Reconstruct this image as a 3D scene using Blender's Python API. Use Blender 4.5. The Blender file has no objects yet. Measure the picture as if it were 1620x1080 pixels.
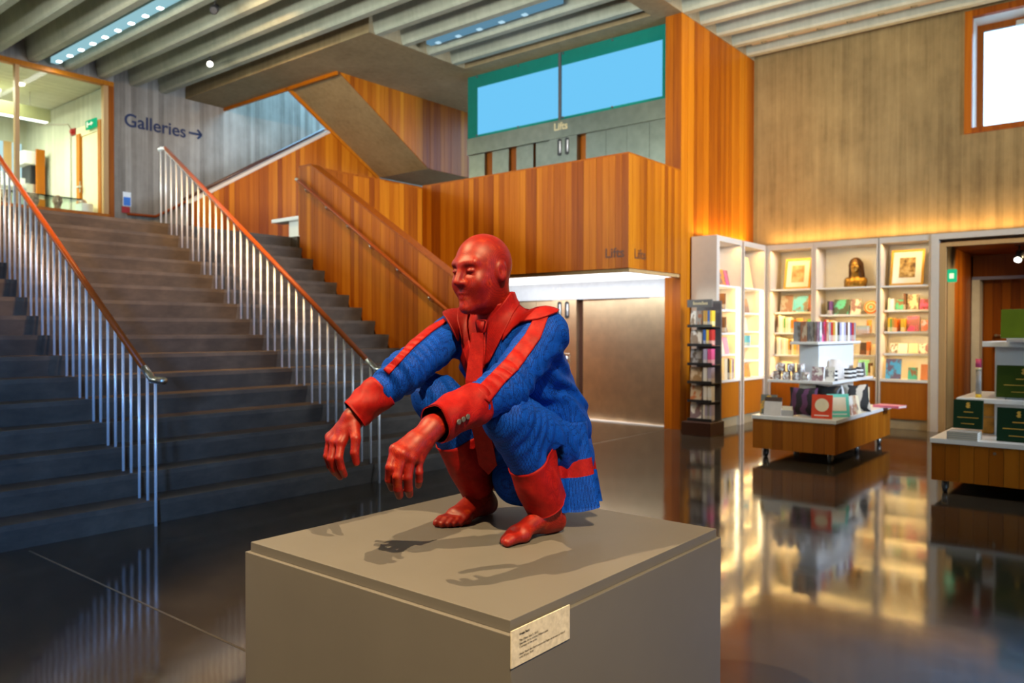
import bpy, bmesh, math, random
import numpy as np
from mathutils import Vector, Matrix

random.seed(7)
np.random.seed(7)
C = bpy.context.scene.collection
S = bpy.context.scene

# ------------------------------------------------------------------ camera, world, sun, lights, exposure
FPX, PITCH, ROLL, YAW, HCAM = 1245.2, math.radians(0.732), math.radians(0.0933), math.radians(39.303), 1.35

def cam_rows():
    cy, sy, cp, sp, cr, sr = math.cos(YAW), math.sin(YAW), math.cos(PITCH), math.sin(PITCH), math.cos(ROLL), math.sin(ROLL)
    Rz = np.array([[cy, sy, 0], [-sy, cy, 0], [0, 0, 1]])
    base = np.array([[1, 0, 0], [0, 0, -1], [0, 1, 0]])
    Rx = np.array([[1, 0, 0], [0, cp, -sp], [0, sp, cp]])
    R2 = np.array([[cr, -sr, 0], [sr, cr, 0], [0, 0, 1]])
    return R2 @ Rx @ base @ Rz
RC = cam_rows()
CAM = np.array([0, 0, HCAM])

def at(u, v, axis, val):
    """photograph pixel -> point on the plane axis = val (measuring aid)"""
    d = RC.T @ np.array([(u - 810) / FPX, (v - 540) / FPX, 1.0])
    i = 'xyz'.index(axis)
    return CAM + (val - CAM[i]) / d[i] * d

def atd(u, v, depth):
    return CAM + depth * (RC.T @ np.array([(u - 810) / FPX, (v - 540) / FPX, 1.0]))

cam_data = bpy.data.cameras.new('camera')
cam_data.sensor_width = 36
cam_data.lens = FPX / 1620 * 36
cam_data.clip_end = 200
cam_data.dof.use_dof = True
cam_data.dof.focus_distance = 2.45
cam_data.dof.aperture_fstop = 3.8
cam = bpy.data.objects.new('camera', cam_data)
C.objects.link(cam)
M = Matrix(((RC[0][0], -RC[1][0], -RC[2][0], 0), (RC[0][1], -RC[1][1], -RC[2][1], 0), (RC[0][2], -RC[1][2], -RC[2][2], HCAM), (0, 0, 0, 1)))
cam.matrix_world = M
S.camera = cam

w = bpy.data.worlds.new('sky')
S.world = w
w.use_nodes = True
bg = w.node_tree.nodes['Background']
bg.inputs[0].default_value = (0.40, 0.66, 1.0, 1)
bg.inputs[1].default_value = 5.0

S.view_settings.view_transform = 'Standard'
S.view_settings.look = 'None'
S.view_settings.gamma = 1
S.view_settings.use_curve_mapping = False
S.view_settings.exposure = 0.22

def area(name, loc, target, sx, sy, watts, col):
    l = bpy.data.lights.new(name, 'AREA')
    l.shape = 'RECTANGLE'; l.size = sx; l.size_y = sy; l.energy = watts; l.color = col
    o = bpy.data.objects.new(name, l); C.objects.link(o)
    o.location = loc
    o.rotation_euler = (Vector(target) - Vector(loc)).to_track_quat('-Z', 'Y').to_euler()
    return o

def spot(name, loc, target, deg, watts, col, blend=0.4, rad=0.03):
    l = bpy.data.lights.new(name, 'SPOT')
    l.spot_size = math.radians(deg); l.spot_blend = blend; l.energy = watts; l.color = col; l.shadow_soft_size = rad
    o = bpy.data.objects.new(name, l); C.objects.link(o)
    o.location = loc
    o.rotation_euler = (Vector(target) - Vector(loc)).to_track_quat('-Z', 'Y').to_euler()
    return o

WARM = (1.0, 0.72, 0.38)
AMBER = (1.0, 0.58, 0.18)
# track spots on the sculpture
spot('sculpture_spotlight', (1.6, -0.2, 5.5), (-1.7, 1.9, 0.95), 24, 2300, (1.0, 0.70, 0.36), 0.5, 0.025)
spot('sculpture_spotlight', (-3.8, -0.4, 5.5), (-1.7, 1.9, 0.95), 26, 1750, (1.0, 0.68, 0.34), 0.5, 0.025)
# ceiling spots washing the timber linings, the stairs and the shop
spot('wall_wash_spotlight', (-3.2, 5.2, 5.55), (-6.9, 8.45, 2.7), 70, 540, (1.0, 0.66, 0.28), 0.9, 0.06)
spot('wall_wash_spotlight', (-5.2, 3.6, 5.55), (-7.6, 6.37, 2.2), 70, 480, WARM, 0.9, 0.06)
spot('wall_wash_spotlight', (-8.2, 5.1, 5.55), (-12.1, 8.6, 3.8), 62, 620, (1.0, 0.62, 0.26), 0.9, 0.06)
spot('wall_wash_spotlight', (-2.4, 8.2, 5.55), (-5.06, 10.9, 4.2), 70, 330, WARM, 0.9, 0.06)
spot('wall_wash_spotlight', (-1.0, 8.6, 5.55), (-2.6, 12.35, 3.2), 90, 150, (1.0, 0.66, 0.26), 0.9, 0.06)
spot('wall_wash_spotlight', (-8.0, 3.3, 5.55), (-12.5, 6.0, 3.6), 80, 260, (1.0, 0.72, 0.46), 0.9, 0.06)
spot('stair_spotlight', (-5.6, 3.0, 5.55), (-7.9, 3.9, 1.9), 58, 2000, (1.0, 0.56, 0.22), 0.9, 0.06)
spot('shop_spotlight', (-1.2, 6.6, 5.55), (-2.7, 9.2, 0.6), 60, 320, WARM, 0.8, 0.05)
spot('shop_spotlight', (0.3, 5.4, 5.55), (-0.9, 7.8, 0.7), 50, 130, WARM, 0.8, 0.05)
spot('recess_spotlight', (-1.15, 12.95, 2.35), (-2.2, 13.0, 1.0), 150, 110, WARM, 0.9, 0.05)
# strip lights between the ceiling ribs
area('strip_light_lamp', (-12.1, 5.31, 5.70), (-12.1, 5.31, 0), 3.9, 0.10, 30, (0.95, 0.97, 1.0))
# added up-aimed daylight fill behind the camera and the blue daylight from the right
fd = area('facade_daylight', (-4.5, -7.6, 1.2), (-5.5, 1.2, 7.2), 15.0, 2.4, 700, (0.97, 1.0, 0.90))
fd.data.spread = math.radians(64)
ld = area('landing_daylight', (-11.5, -6.5, 3.9), (-8.2, 6.37, 3.3), 3.0, 1.6, 70, (0.90, 1.0, 0.86))
ld.data.spread = math.radians(50)
sd = area('side_daylight', (5.6, 7.6, 4.2), (-5.06, 9.1, 3.0), 3.0, 2.0, 240, (0.62, 0.78, 1.0))
sd.data.spread = math.radians(60)
spot('hall_spotlight', (2.4, 3.0, 5.5), (-1.1, 2.0, 0.35), 40, 110, (1.0, 0.70, 0.30), 0.9, 0.05)  # warm spot added for the plinth's right face, without a fixture
spot('stair_daylight', (2.5, -3.5, 2.6), (-6.0, 1.7, 0.5), 28, 3600, (0.16, 0.42, 1.0), 1.0, 0.4)  # unseen blue spot added to tint the lower stairs
spot('side_daylight_pool', (4.6, 3.7, 3.6), (0.15, 3.4, 0), 19, 15000, (0.02, 0.30, 1.0), 1.0, 0.3)  # blue spot added in place of the window's glare on the floor
# luminous soffit in front of the lifts
area('soffit_lamp', (-6.9, 9.05, 2.07), (-6.9, 9.05, 0), 3.4, 0.9, 42, (0.95, 0.97, 1.0))
# uplight cove on top of the bookcases
cv1 = area('cove_lamp', (-1.7, 12.24, 2.73), (-1.7, 12.24, 6), 6.2, 0.08, 46, AMBER); cv1.rotation_euler = (math.pi, 0, 0)
cv2 = area('cove_lamp', (-4.96, 11.1, 2.73), (-4.96, 11.1, 6), 0.08, 1.8, 16, AMBER); cv2.rotation_euler = (math.pi, 0, 0)
# reception room behind the glass
area('reception_lamp', (-16.2, 3.6, 5.55), (-16.2, 3.6, 2.6), 2.4, 3.6, 370, (0.97, 1.0, 0.78))
# stairwell rooflight
area('stairwell_daylight', (-12.9, 11.4, 8.8), (-14.0, 9.5, 4.5), 2.0, 4.0, 480, (0.26, 0.62, 1.0))
# lift lobby, first floor
spot('lobby_spotlight', (-8.6, 8.9, 5.6), (-8.2, 10.05, 4.0), 70, 26, (1.0, 0.93, 0.75), 0.8, 0.04)
spot('lobby_spotlight', (-6.0, 8.9, 5.6), (-6.2, 10.05, 4.0), 70, 20, (1.0, 0.93, 0.75), 0.8, 0.04)

# ------------------------------------------------------------------ helpers
def tag(o, label=None, cat=None, group=None, kind=None):
    if label: o['label'] = label
    if cat: o['category'] = cat
    if group: o['group'] = group
    if kind: o['kind'] = kind
    return o

def wloc(o):
    p = Vector((0, 0, 0))
    while o is not None:
        p += o.location; o = o.parent
    return p

def link(name, me, parent=None, mats=None):
    o = bpy.data.objects.new(name, me)
    C.objects.link(o)
    if parent is not None: o.parent = parent
    if mats:
        for m in (mats if isinstance(mats, (list, tuple)) else [mats]):
            me.materials.append(m)
    return o

def empty(name, loc, label=None, cat=None, group=None, kind=None):
    o = bpy.data.objects.new(name, None)
    C.objects.link(o); o.location = loc; o.empty_display_size = 0.1
    return tag(o, label, cat, group, kind)

def build(name, bm, mats, parent=None, smooth=False, origin=None):
    """bm holds world coordinates; the object keeps its parent's origin, or its own when origin is given"""
    base = wloc(parent) if parent is not None else Vector((0, 0, 0))
    org = Vector(origin) if origin is not None else base
    bmesh.ops.translate(bm, verts=bm.verts, vec=-org)
    bmesh.ops.recalc_face_normals(bm, faces=bm.faces)
    me = bpy.data.meshes.new(name)
    bm.to_mesh(me); bm.free()
    if smooth:
        for p in me.polygons: p.use_smooth = True
    o = link(name, me, parent, mats)
    o.location = org - base
    return o

def box(bm, lo, hi, mat=None, bevel=0.0, mi=0):
    r = bmesh.ops.create_cube(bm, size=1)
    vs = r['verts']
    c = [(a + b) / 2 for a, b in zip(lo, hi)]; s = [abs(b - a) for a, b in zip(lo, hi)]
    for v in vs: v.co = Vector((c[0] + v.co.x * s[0], c[1] + v.co.y * s[1], c[2] + v.co.z * s[2]))
    fs = list({f for v in vs for f in v.link_faces})
    for f in fs: f.material_index = mi
    if bevel:
        es = list({e for v in vs for e in v.link_edges})
        rb = bmesh.ops.bevel(bm, geom=es, offset=bevel, segments=2, profile=0.5, affect='EDGES')
        vs = list({v for f in rb['faces'] for v in f.verts} | {v for v in vs if v.is_valid})
        for f in rb['faces']: f.material_index = mi
    if mat is not None:
        bmesh.ops.transform(bm, matrix=mat, verts=[v for v in vs if v.is_valid])
    return vs

def B(*boxes, bevel=0.0):
    bm = bmesh.new()
    for lo, hi in boxes: box(bm, lo, hi, bevel=bevel)
    return bm

def tube(bm, pts, r, n=10, caps=True, mi=0):
    """round tube along a polyline; r a number or one radius per point"""
    pts = [Vector(p) for p in pts]
    rs = r if isinstance(r, (list, tuple)) else [r] * len(pts)
    rings = []
    up = None
    for i, p in enumerate(pts):
        t = (pts[min(i + 1, len(pts) - 1)] - pts[max(i - 1, 0)]).normalized()
        if up is None or abs(up.dot(t)) > 0.95:
            up = Vector((0, 0, 1)) if abs(t.z) < 0.9 else Vector((1, 0, 0))
        a = t.cross(up).normalized(); b = a.cross(t).normalized()
        up = b
        rings.append([bm.verts.new(p + rs[i] * (math.cos(2 * math.pi * k / n) * a + math.sin(2 * math.pi * k / n) * b)) for k in range(n)])
    for i in range(len(rings) - 1):
        for k in range(n):
            f = bm.faces.new((rings[i][k], rings[i][(k + 1) % n], rings[i + 1][(k + 1) % n], rings[i + 1][k]))
            f.material_index = mi; f.smooth = True
    if caps:
        bm.faces.new(rings[0][::-1]).material_index = mi
        bm.faces.new(rings[-1]).material_index = mi

def lathe(bm, prof, center, n=16, mi=0):
    c = Vector(center); rings = []
    for r, z in prof:
        rings.append([bm.verts.new(c + Vector((r * math.cos(2 * math.pi * k / n), r * math.sin(2 * math.pi * k / n), z))) for k in range(n)])
    for i in range(len(rings) - 1):
        for k in range(n):
            f = bm.faces.new((rings[i][k], rings[i][(k + 1) % n], rings[i + 1][(k + 1) % n], rings[i + 1][k]))
            f.material_index = mi; f.smooth = True
    bm.faces.new(rings[0][::-1]).material_index = mi
    bm.faces.new(rings[-1]).material_index = mi

def prism(bm, poly, axis, a, b, mi=0):
    """polygon in the two other axes extruded from axis=a to axis=b"""
    i = 'xyz'.index(axis)
    def mk(p, t):
        q = list(p); q.insert(i, t); return bm.verts.new(q)
    A = [mk(p, a) for p in poly]; Bv = [mk(p, b) for p in poly]
    n = len(poly)
    fs = [bm.faces.new(A), bm.faces.new(Bv[::-1])]
    for k in range(n):
        fs.append(bm.faces.new((A[k], Bv[k], Bv[(k + 1) % n], A[(k + 1) % n])))
    for f in fs: f.material_index = mi
    return fs

# ------------------------------------------------------------------ materials
class MatBuilder:
    def __init__(s, name, rough=0.5, metal=0.0, spec=0.5):
        s.m = bpy.data.materials.new(name); s.m.use_nodes = True
        s.t = s.m.node_tree; s.n = s.t.nodes; s.l = s.t.links
        s.p = s.n['Principled BSDF']
        s.p.inputs['Roughness'].default_value = rough
        s.p.inputs['Metallic'].default_value = metal
        s.p.inputs['Specular IOR Level'].default_value = spec
    def add(s, typ, **kw):
        nd = s.n.new(typ)
        for k, v in kw.items(): setattr(nd, k, v)
        return nd
    def pos(s):
        return s.add('ShaderNodeNewGeometry').outputs['Position']
    def objc(s):
        return s.add('ShaderNodeTexCoord').outputs['Object']
    def mapping(s, vec, scale=(1, 1, 1), loc=(0, 0, 0)):
        mp = s.add('ShaderNodeMapping'); mp.inputs['Scale'].default_value = scale; mp.inputs['Location'].default_value = loc
        s.l.new(vec, mp.inputs['Vector']); return mp.outputs[0]
    def noise(s, vec, scale, detail=4, rough=0.55):
        n = s.add('ShaderNodeTexNoise'); n.inputs['Scale'].default_value = scale; n.inputs['Detail'].default_value = detail; n.inputs['Roughness'].default_value = rough
        s.l.new(vec, n.inputs['Vector']); return n.outputs['Fac']
    def ramp(s, fac, stops):
        r = s.add('ShaderNodeValToRGB'); e = r.color_ramp.elements
        while len(e) < len(stops): e.new(0.5)
        for k, (p, c) in enumerate(stops):
            e[k].position = p; e[k].color = tuple(c) + (1,) if len(c) == 3 else c
        s.l.new(fac, r.inputs[0]); return r.outputs[0]
    def mix(s, fac, a, b, mode='MIX'):
        m = s.add('ShaderNodeMix', data_type='RGBA', blend_type=mode)
        for sock, val in ((m.inputs[0], fac), (m.inputs[6], a), (m.inputs[7], b)):
            if hasattr(val, 'default_value'): s.l.new(val, sock)
            elif isinstance(val, (int, float)): sock.default_value = val
            else: sock.default_value = tuple(val) + (1,)
        return m.outputs[2]
    def math(s, op, a, b=None):
        m = s.add('ShaderNodeMath', operation=op)
        for sock, val in ((m.inputs[0], a), (m.inputs[1], b)):
            if val is None: continue
            if hasattr(val, 'default_value'): s.l.new(val, sock)
            else: sock.default_value = val
        return m.outputs[0]
    def color(s, c):
        if hasattr(c, 'default_value'): s.l.new(c, s.p.inputs['Base Color'])
        else: s.p.inputs['Base Color'].default_value = tuple(c) + (1,)
    def rough(s, c): s.l.new(c, s.p.inputs['Roughness'])
    def bump(s, h, strength=0.3, dist=0.01):
        b = s.add('ShaderNodeBump'); b.inputs['Strength'].default_value = strength; b.inputs['Distance'].default_value = dist
        s.l.new(h, b.inputs['Height']); s.l.new(b.outputs[0], s.p.inputs['Normal'])

def plain(name, col, rough=0.5, metal=0.0, var=0.06, scale=12.0, spec=0.5, bump=0.0):
    b = MatBuilder(name, rough, metal, spec)
    f = b.noise(b.pos(), scale)
    lo = [c * (1 - var) for c in col]; hi = [min(1, c * (1 + var)) for c in col]
    b.color(b.ramp(f, [(0.3, lo), (0.7, hi)]))
    if bump: b.bump(f, bump, 0.004)
    return b.m

def emit(name, col, strength):
    m = bpy.data.materials.new(name); m.use_nodes = True
    t = m.node_tree; t.nodes.clear()
    e = t.nodes.new('ShaderNodeEmission'); o = t.nodes.new('ShaderNodeOutputMaterial')
    e.inputs[0].default_value = tuple(col) + (1,); e.inputs[1].default_value = strength
    t.links.new(e.outputs[0], o.inputs[0]); return m

def glass(name, tint=(0.93, 0.97, 0.95), refl=0.08):
    m = bpy.data.materials.new(name); m.use_nodes = True
    t = m.node_tree; t.nodes.clear()
    tr = t.nodes.new('ShaderNodeBsdfTransparent'); tr.inputs[0].default_value = tuple(tint) + (1,)
    gl = t.nodes.new('ShaderNodeBsdfGlossy'); gl.inputs['Roughness'].default_value = 0.02
    lw = t.nodes.new('ShaderNodeLayerWeight'); lw.inputs[0].default_value = refl * 2
    mx = t.nodes.new('ShaderNodeMixShader'); o = t.nodes.new('ShaderNodeOutputMaterial')
    t.links.new(lw.outputs['Fresnel'], mx.inputs[0]); t.links.new(tr.outputs[0], mx.inputs[1]); t.links.new(gl.outputs[0], mx.inputs[2])
    t.links.new(mx.outputs[0], o.inputs[0]); return m

def concrete(name, dark, light, axis, board=0.10, rough=0.8, boards=0.5):
    b = MatBuilder(name, rough, 0, 0.25)
    P = b.pos()
    sx = b.add('ShaderNodeSeparateXYZ'); b.l.new(P, sx.inputs[0])
    c = sx.outputs[axis]
    k = b.math('FLOOR', b.math('DIVIDE', c, board))
    wn = b.add('ShaderNodeTexWhiteNoise', noise_dimensions='1D'); b.l.new(k, wn.inputs['W'])
    streak = b.noise(b.mapping(P, (14, 14, 0.6)), 1.0, 6, 0.65)
    cloud = b.noise(P, 0.9, 6, 0.62)
    spots = b.noise(b.mapping(P, (3, 3, 2.2)), 1.0, 8, 0.7)
    f = b.math('ADD', b.math('MULTIPLY', wn.outputs[0], 0.16 * boards * 2), b.math('ADD', b.math('MULTIPLY', streak, 0.40), b.math('ADD', b.math('MULTIPLY', cloud, 0.40), b.math('MULTIPLY', spots, 0.32))))
    f = b.math('SUBTRACT', f, 0.15)
    mid = [(x + y) / 2 for x, y in zip(dark, light)]
    b.color(b.ramp(f, [(0.25, dark), (0.5, mid), (0.75, light)]))
    fr = b.math('FRACT', b.math('DIVIDE', c, board))
    edge = b.math('LESS_THAN', fr, 0.06)
    h = b.math('SUBTRACT', b.math('ADD', b.math('MULTIPLY', streak, 0.5), b.math('MULTIPLY', wn.outputs[0], 0.3)), b.math('MULTIPLY', edge, 0.7))
    b.bump(h, 0.35, 0.006)
    return b.m

def timber(name, tones, grain=(30, 30, 1.2), rough=0.42, spec=0.18, per_object=1.0):
    b = MatBuilder(name, rough, 0, spec)
    P = b.pos()
    oi = b.add('ShaderNodeObjectInfo')
    off = b.add('ShaderNodeCombineXYZ'); b.l.new(b.math('MULTIPLY', oi.outputs['Random'], 37.0), off.inputs[2])
    va = b.add('ShaderNodeVectorMath', operation='ADD'); b.l.new(P, va.inputs[0]); b.l.new(off.outputs[0], va.inputs[1])
    g = b.noise(b.mapping(va.outputs[0], grain), 1.0, 6, 0.6)
    f = b.math('ADD', b.math('MULTIPLY', oi.outputs['Random'], 0.52 * per_object), b.math('MULTIPLY', g, 0.55))
    f = b.math('SUBTRACT', f, 0.09 if per_object else -0.2)
    b.color(b.ramp(f, [(0.1, tones[0]), (0.45, tones[1]), (0.85, tones[2])]))
    b.bump(g, 0.08, 0.003)
    return b.m

MT = {}
MT['conc_wall_y'] = concrete('board_marked_concrete_left', (0.13, 0.105, 0.082), (0.44, 0.385, 0.32), 1, boards=0.8)
MT['conc_wall_x'] = concrete('board_marked_concrete_back', (0.145, 0.098, 0.042), (0.42, 0.30, 0.135), 0, boards=0.3)
MT['conc_room'] = concrete('pale_concrete', (0.42, 0.42, 0.33), (0.62, 0.62, 0.50), 0)
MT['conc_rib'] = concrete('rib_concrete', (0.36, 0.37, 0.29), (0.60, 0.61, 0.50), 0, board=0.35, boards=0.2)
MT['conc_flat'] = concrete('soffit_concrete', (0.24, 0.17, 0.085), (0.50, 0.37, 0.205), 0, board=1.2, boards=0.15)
MT['conc_stair'] = plain('dark_stair_concrete', (0.105, 0.10, 0.098), 0.55, var=0.35, scale=5, spec=0.35, bump=0.15)
MT['cedar'] = timber('cedar_boards', [(0.20, 0.038, 0.001), (0.39, 0.104, 0.002), (0.56, 0.195, 0.007)])
MT['cedar_dark'] = timber('dark_cedar_boards', [(0.13, 0.026, 0.001), (0.25, 0.062, 0.002), (0.36, 0.11, 0.005)])
MT['bamboo'] = timber('bamboo_ply', [(0.24, 0.060, 0.003), (0.36, 0.105, 0.005), (0.45, 0.15, 0.010)], rough=0.42)
MT['oak'] = timber('pale_oak_trim', [(0.42, 0.24, 0.09), (0.55, 0.33, 0.14), (0.64, 0.42, 0.2)])
MT['rail_wood'] = timber('handrail_timber', [(0.18, 0.030, 0.003), (0.28, 0.052, 0.005), (0.36, 0.078, 0.010)], rough=0.36, per_object=0.0)
MT['gap'] = plain('dark_board_gap', (0.05, 0.012, 0.003), 0.9)
MT['steel'] = plain('brushed_steel', (0.62, 0.60, 0.56), 0.28, 1.0, var=0.08, scale=30)
MT['baluster'] = plain('satin_steel', (0.84, 0.84, 0.87), 0.35, 0.35, var=0.03)
MT['white'] = plain('white_paint', (0.80, 0.79, 0.76), 0.45, var=0.02)
MT['white_lam'] = plain('white_laminate', (0.82, 0.82, 0.80), 0.3, var=0.02)
MT['shelf_body'] = plain('warm_grey_paint', (0.56, 0.49, 0.41), 0.45, var=0.03)
MT['plinth'] = plain('grey_plinth_paint', (0.128, 0.124, 0.120), 0.5, var=0.04, scale=4, bump=0.03)
MT['black'] = plain('black_paint', (0.02, 0.02, 0.022), 0.4)
MT['dark_brown'] = plain('dark_brown_paint', (0.055, 0.02, 0.01), 0.4)
MT['charcoal'] = plain('charcoal_metal', (0.085, 0.08, 0.085), 0.45)
MT['navy'] = plain('navy_lettering', (0.012, 0.02, 0.075), 0.5)
MT['faint_letter'] = plain('dark_wood_lettering', (0.10, 0.03, 0.012), 0.5)
MT['silver_letter'] = plain('gold_grey_lettering', (0.62, 0.52, 0.30), 0.4)
MT['ink'] = plain('black_ink', (0.03, 0.03, 0.03), 0.6)
MT['paper'] = plain('mottled_paper', (0.60, 0.56, 0.47), 0.7, var=0.16, scale=70)
MT['glass'] = glass('clear_glass')
MT['bronze_steel'] = plain('bronze_tinted_steel', (0.80, 0.62, 0.40), 0.36, 1.0, var=0.08, scale=6)  # warm reflection of the floor put into the steel's tint
MT['dark_steel'] = plain('dull_dark_steel', (0.24, 0.25, 0.20), 0.32, 1.0, var=0.10, scale=8)
MT['teal_glass'] = plain('teal_back_painted_glass', (0.012, 0.23, 0.20), 0.12, var=0.05, spec=0.6)
MT['blue_pane'] = emit('backlit_blue_glass', (0.155, 0.52, 0.86), 1.0)
MT['soffit_white'] = emit('luminous_soffit', (1.0, 1.0, 1.0), 2.2)
MT['led'] = emit('warm_led_strip', (1.0, 0.78, 0.42), 8.0)
MT['lamp_white'] = emit('lamp_face', (1.0, 0.93, 0.8), 7.0)
MT['lamp_cool'] = emit('cool_lamp_face', (0.85, 0.95, 1.0), 5.0)
MT['brass'] = plain('bronze_bust', (0.36, 0.20, 0.035), 0.35, 0.75, var=0.5, scale=14)
MT['gold_frame'] = plain('gold_frame', (0.62, 0.34, 0.05), 0.35, 0.3)
MT['green_sign'] = emit('green_exit_light', (0.02, 0.50, 0.22), 0.9)
MT['red_paint'] = plain('alarm_red', (0.38, 0.012, 0.01), 0.4)
MT['door_cream'] = plain('cream_door', (0.78, 0.66, 0.42), 0.5)
MT['blind_blue'] = emit('daylit_blind', (0.62, 0.86, 0.92), 0.9)
MT['blue_notice'] = plain('blue_notice', (0.03, 0.16, 0.55), 0.5)
MT['rubber'] = plain('caster_rubber', (0.05, 0.05, 0.055), 0.5)
MT['skin_head'] = plain('brown_head_glaze', (0.30, 0.17, 0.12), 0.4, var=0.5, scale=25)
MT['ext_ground'] = plain('outside_paving', (0.40, 0.39, 0.37), 0.9)

def floor_mat():
    b = MatBuilder('polished_concrete', 0.12, 0, 0.5)
    P = b.pos()
    big = b.noise(P, 0.55, 6, 0.6); fine = b.noise(P, 7.0, 8, 0.7); speck = b.noise(P, 60.0, 2, 0.5)
    f = b.math('ADD', b.math('MULTIPLY', big, 0.65), b.math('ADD', b.math('MULTIPLY', fine, 0.30), b.math('MULTIPLY', speck, 0.08)))
    b.color(b.ramp(f, [(0.32, (0.020, 0.016, 0.012)), (0.52, (0.042, 0.033, 0.023)), (0.72, (0.080, 0.064, 0.045))]))
    b.rough(b.ramp(b.noise(P, 1.3, 6, 0.65), [(0.3, (0.055,) * 3), (0.75, (0.13,) * 3)]))
    h = b.math('ADD', b.noise(P, 2.2, 2, 0.5), b.math('MULTIPLY', b.noise(P, 9.0, 3, 0.5), 0.10))
    b.bump(h, 0.055, 0.02)
    return b.m
MT['floor'] = floor_mat()

def stair_step_mat():
    b = MatBuilder('stair_concrete', 0.5, 0, 0.3)
    P = b.pos()
    f = b.math('ADD', b.math('MULTIPLY', b.noise(P, 1.6, 7, 0.65), 0.6), b.math('MULTIPLY', b.noise(b.mapping(P, (1, 5, 14)), 1.0, 6, 0.7), 0.4))
    b.color(b.ramp(f, [(0.30, (0.030, 0.025, 0.021)), (0.5, (0.064, 0.051, 0.040)), (0.72, (0.112, 0.090, 0.068))]))
    b.bump(f, 0.2, 0.004)
    return b.m
MT['conc_stair'] = stair_step_mat()

def book_mat(name, print_patch=False):
    b = MatBuilder(name, 0.4, 0, 0.4)
    oi = b.add('ShaderNodeObjectInfo')
    O = b.objc()
    col = oi.outputs['Color']
    r = oi.outputs['Random']
    if print_patch:
        off = b.add('ShaderNodeCombineXYZ'); b.l.new(b.math('MULTIPLY', r, 53.0), off.inputs[1])
        va = b.add('ShaderNodeVectorMath', operation='ADD'); b.l.new(O, va.inputs[0]); b.l.new(off.outputs[0], va.inputs[1])
        nz = b.noise(b.mapping(va.outputs[0], (1.7, 1.7, 1.7)), 1.0, 3, 0.6)
        pic = b.ramp(nz, [(0.47, (0, 0, 0)), (0.53, (1, 1, 1))])
        alt = b.ramp(r, [(0.0, (0.30, 0.16, 0.05)), (0.25, (0.02, 0.016, 0.014)), (0.5, (0.55, 0.13, 0.02)), (0.75, (0.05, 0.10, 0.12)), (1.0, (0.25, 0.05, 0.09))])
        c2 = b.mix(b.math('MULTIPLY', pic, 0.85), col, alt)
        b.color(c2)
    else:
        sx = b.add('ShaderNodeSeparateXYZ'); b.l.new(O, sx.inputs[0])
        band = b.math('COMPARE', sx.outputs[2], 0.18)
        b.n[-1].inputs[2].default_value = 0.14
        c2 = b.mix(b.math('MULTIPLY', band, 0.45), col, (0.8, 0.75, 0.6))
        b.color(c2)
    return b.m
MT['book_cover'] = book_mat('book_cloth')
MT['book_print'] = book_mat('printed_cover', True)
MT['pages'] = plain('book_pages', (0.80, 0.74, 0.60), 0.8, var=0.05, scale=200)

def obj_color(name, rough=0.45):
    b = MatBuilder(name, rough, 0, 0.4)
    oi = b.add('ShaderNodeObjectInfo')
    f = b.noise(b.objc(), 6.0)
    b.color(b.mix(b.math('MULTIPLY', f, 0.3), oi.outputs['Color'], (0.8, 0.78, 0.7)))
    return b.m
MT['tint'] = obj_color('tinted_surface')

def fabric(name, dark, light, scale=420.0, rough=0.55, spec=0.15, glint=None, bmp=0.3):
    b = MatBuilder(name, rough, 0, spec)
    P = b.pos()
    v = b.add('ShaderNodeTexVoronoi', feature='DISTANCE_TO_EDGE')
    v.inputs['Scale'].default_value = scale
    v.inputs['Randomness'].default_value = 0.30
    b.l.new(b.mapping(P, (1, 1, 1.7)), v.inputs['Vector'])
    cell = b.ramp(v.outputs['Distance'], [(0.0, (0, 0, 0)), (0.17, (1, 1, 1))])
    n = b.noise(P, 38.0, 6, 0.65)
    c = b.ramp(n, [(0.30, [x * 0.62 for x in light]), (0.55, light), (0.72, glint or [x * 1.15 for x in light])])
    b.color(b.mix(cell, dark, c))
    b.bump(cell, bmp, 0.0015)
    return b.m
MT['blue_knit'] = fabric('blue_knit', (0.001, 0.016, 0.15), (0.002, 0.072, 0.52), 135.0, 0.6, 0.12)
MT['red_cloth'] = fabric('red_cloth', (0.14, 0.002, 0.002), (0.36, 0.005, 0.005), 520.0, 0.55, 0.2, (0.45, 0.022, 0.008), 0.12)
MT['red_skin'] = fabric('red_gloss_fabric', (0.10, 0.002, 0.001), (0.32, 0.009, 0.003), 420.0, 0.46, 0.40, (0.50, 0.06, 0.006), 0.08)
MT['lining'] = plain('blue_lining', (0.02, 0.015, 0.16), 0.4)

# ------------------------------------------------------------------ setting
XL = -14.2      # left (Galleries) wall plane
XT = -5.06      # timber tower / balcony plane
YB = 12.35      # back wall plane
YL = 10.05      # lift front plane
ZC = 5.72       # underside of the ceiling ribs
ZLAND = 2.624

floor = build('floor', B(((-14.6, -8, -0.15), (7, 16, 0))), MT['floor'])
tag(floor, 'dark polished concrete floor with fine metal joints', kind='structure')
for lo, hi in (((-5.34, 1.842, -0.01), (7, 1.854, 0.0012)), ((-5.235, 6.5, -0.01), (-5.223, 10.05, 0.0012))):
    build('joint_strip', B((lo, hi)), plain('joint_metal', (0.16, 0.13, 0.09), 0.4, 0.5), floor)
ground = build('ground', B(((-40, -60, -0.30), (60, 60, -0.16))), MT['ext_ground'])
tag(ground, 'pale paving outside the building', kind='structure')

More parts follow.
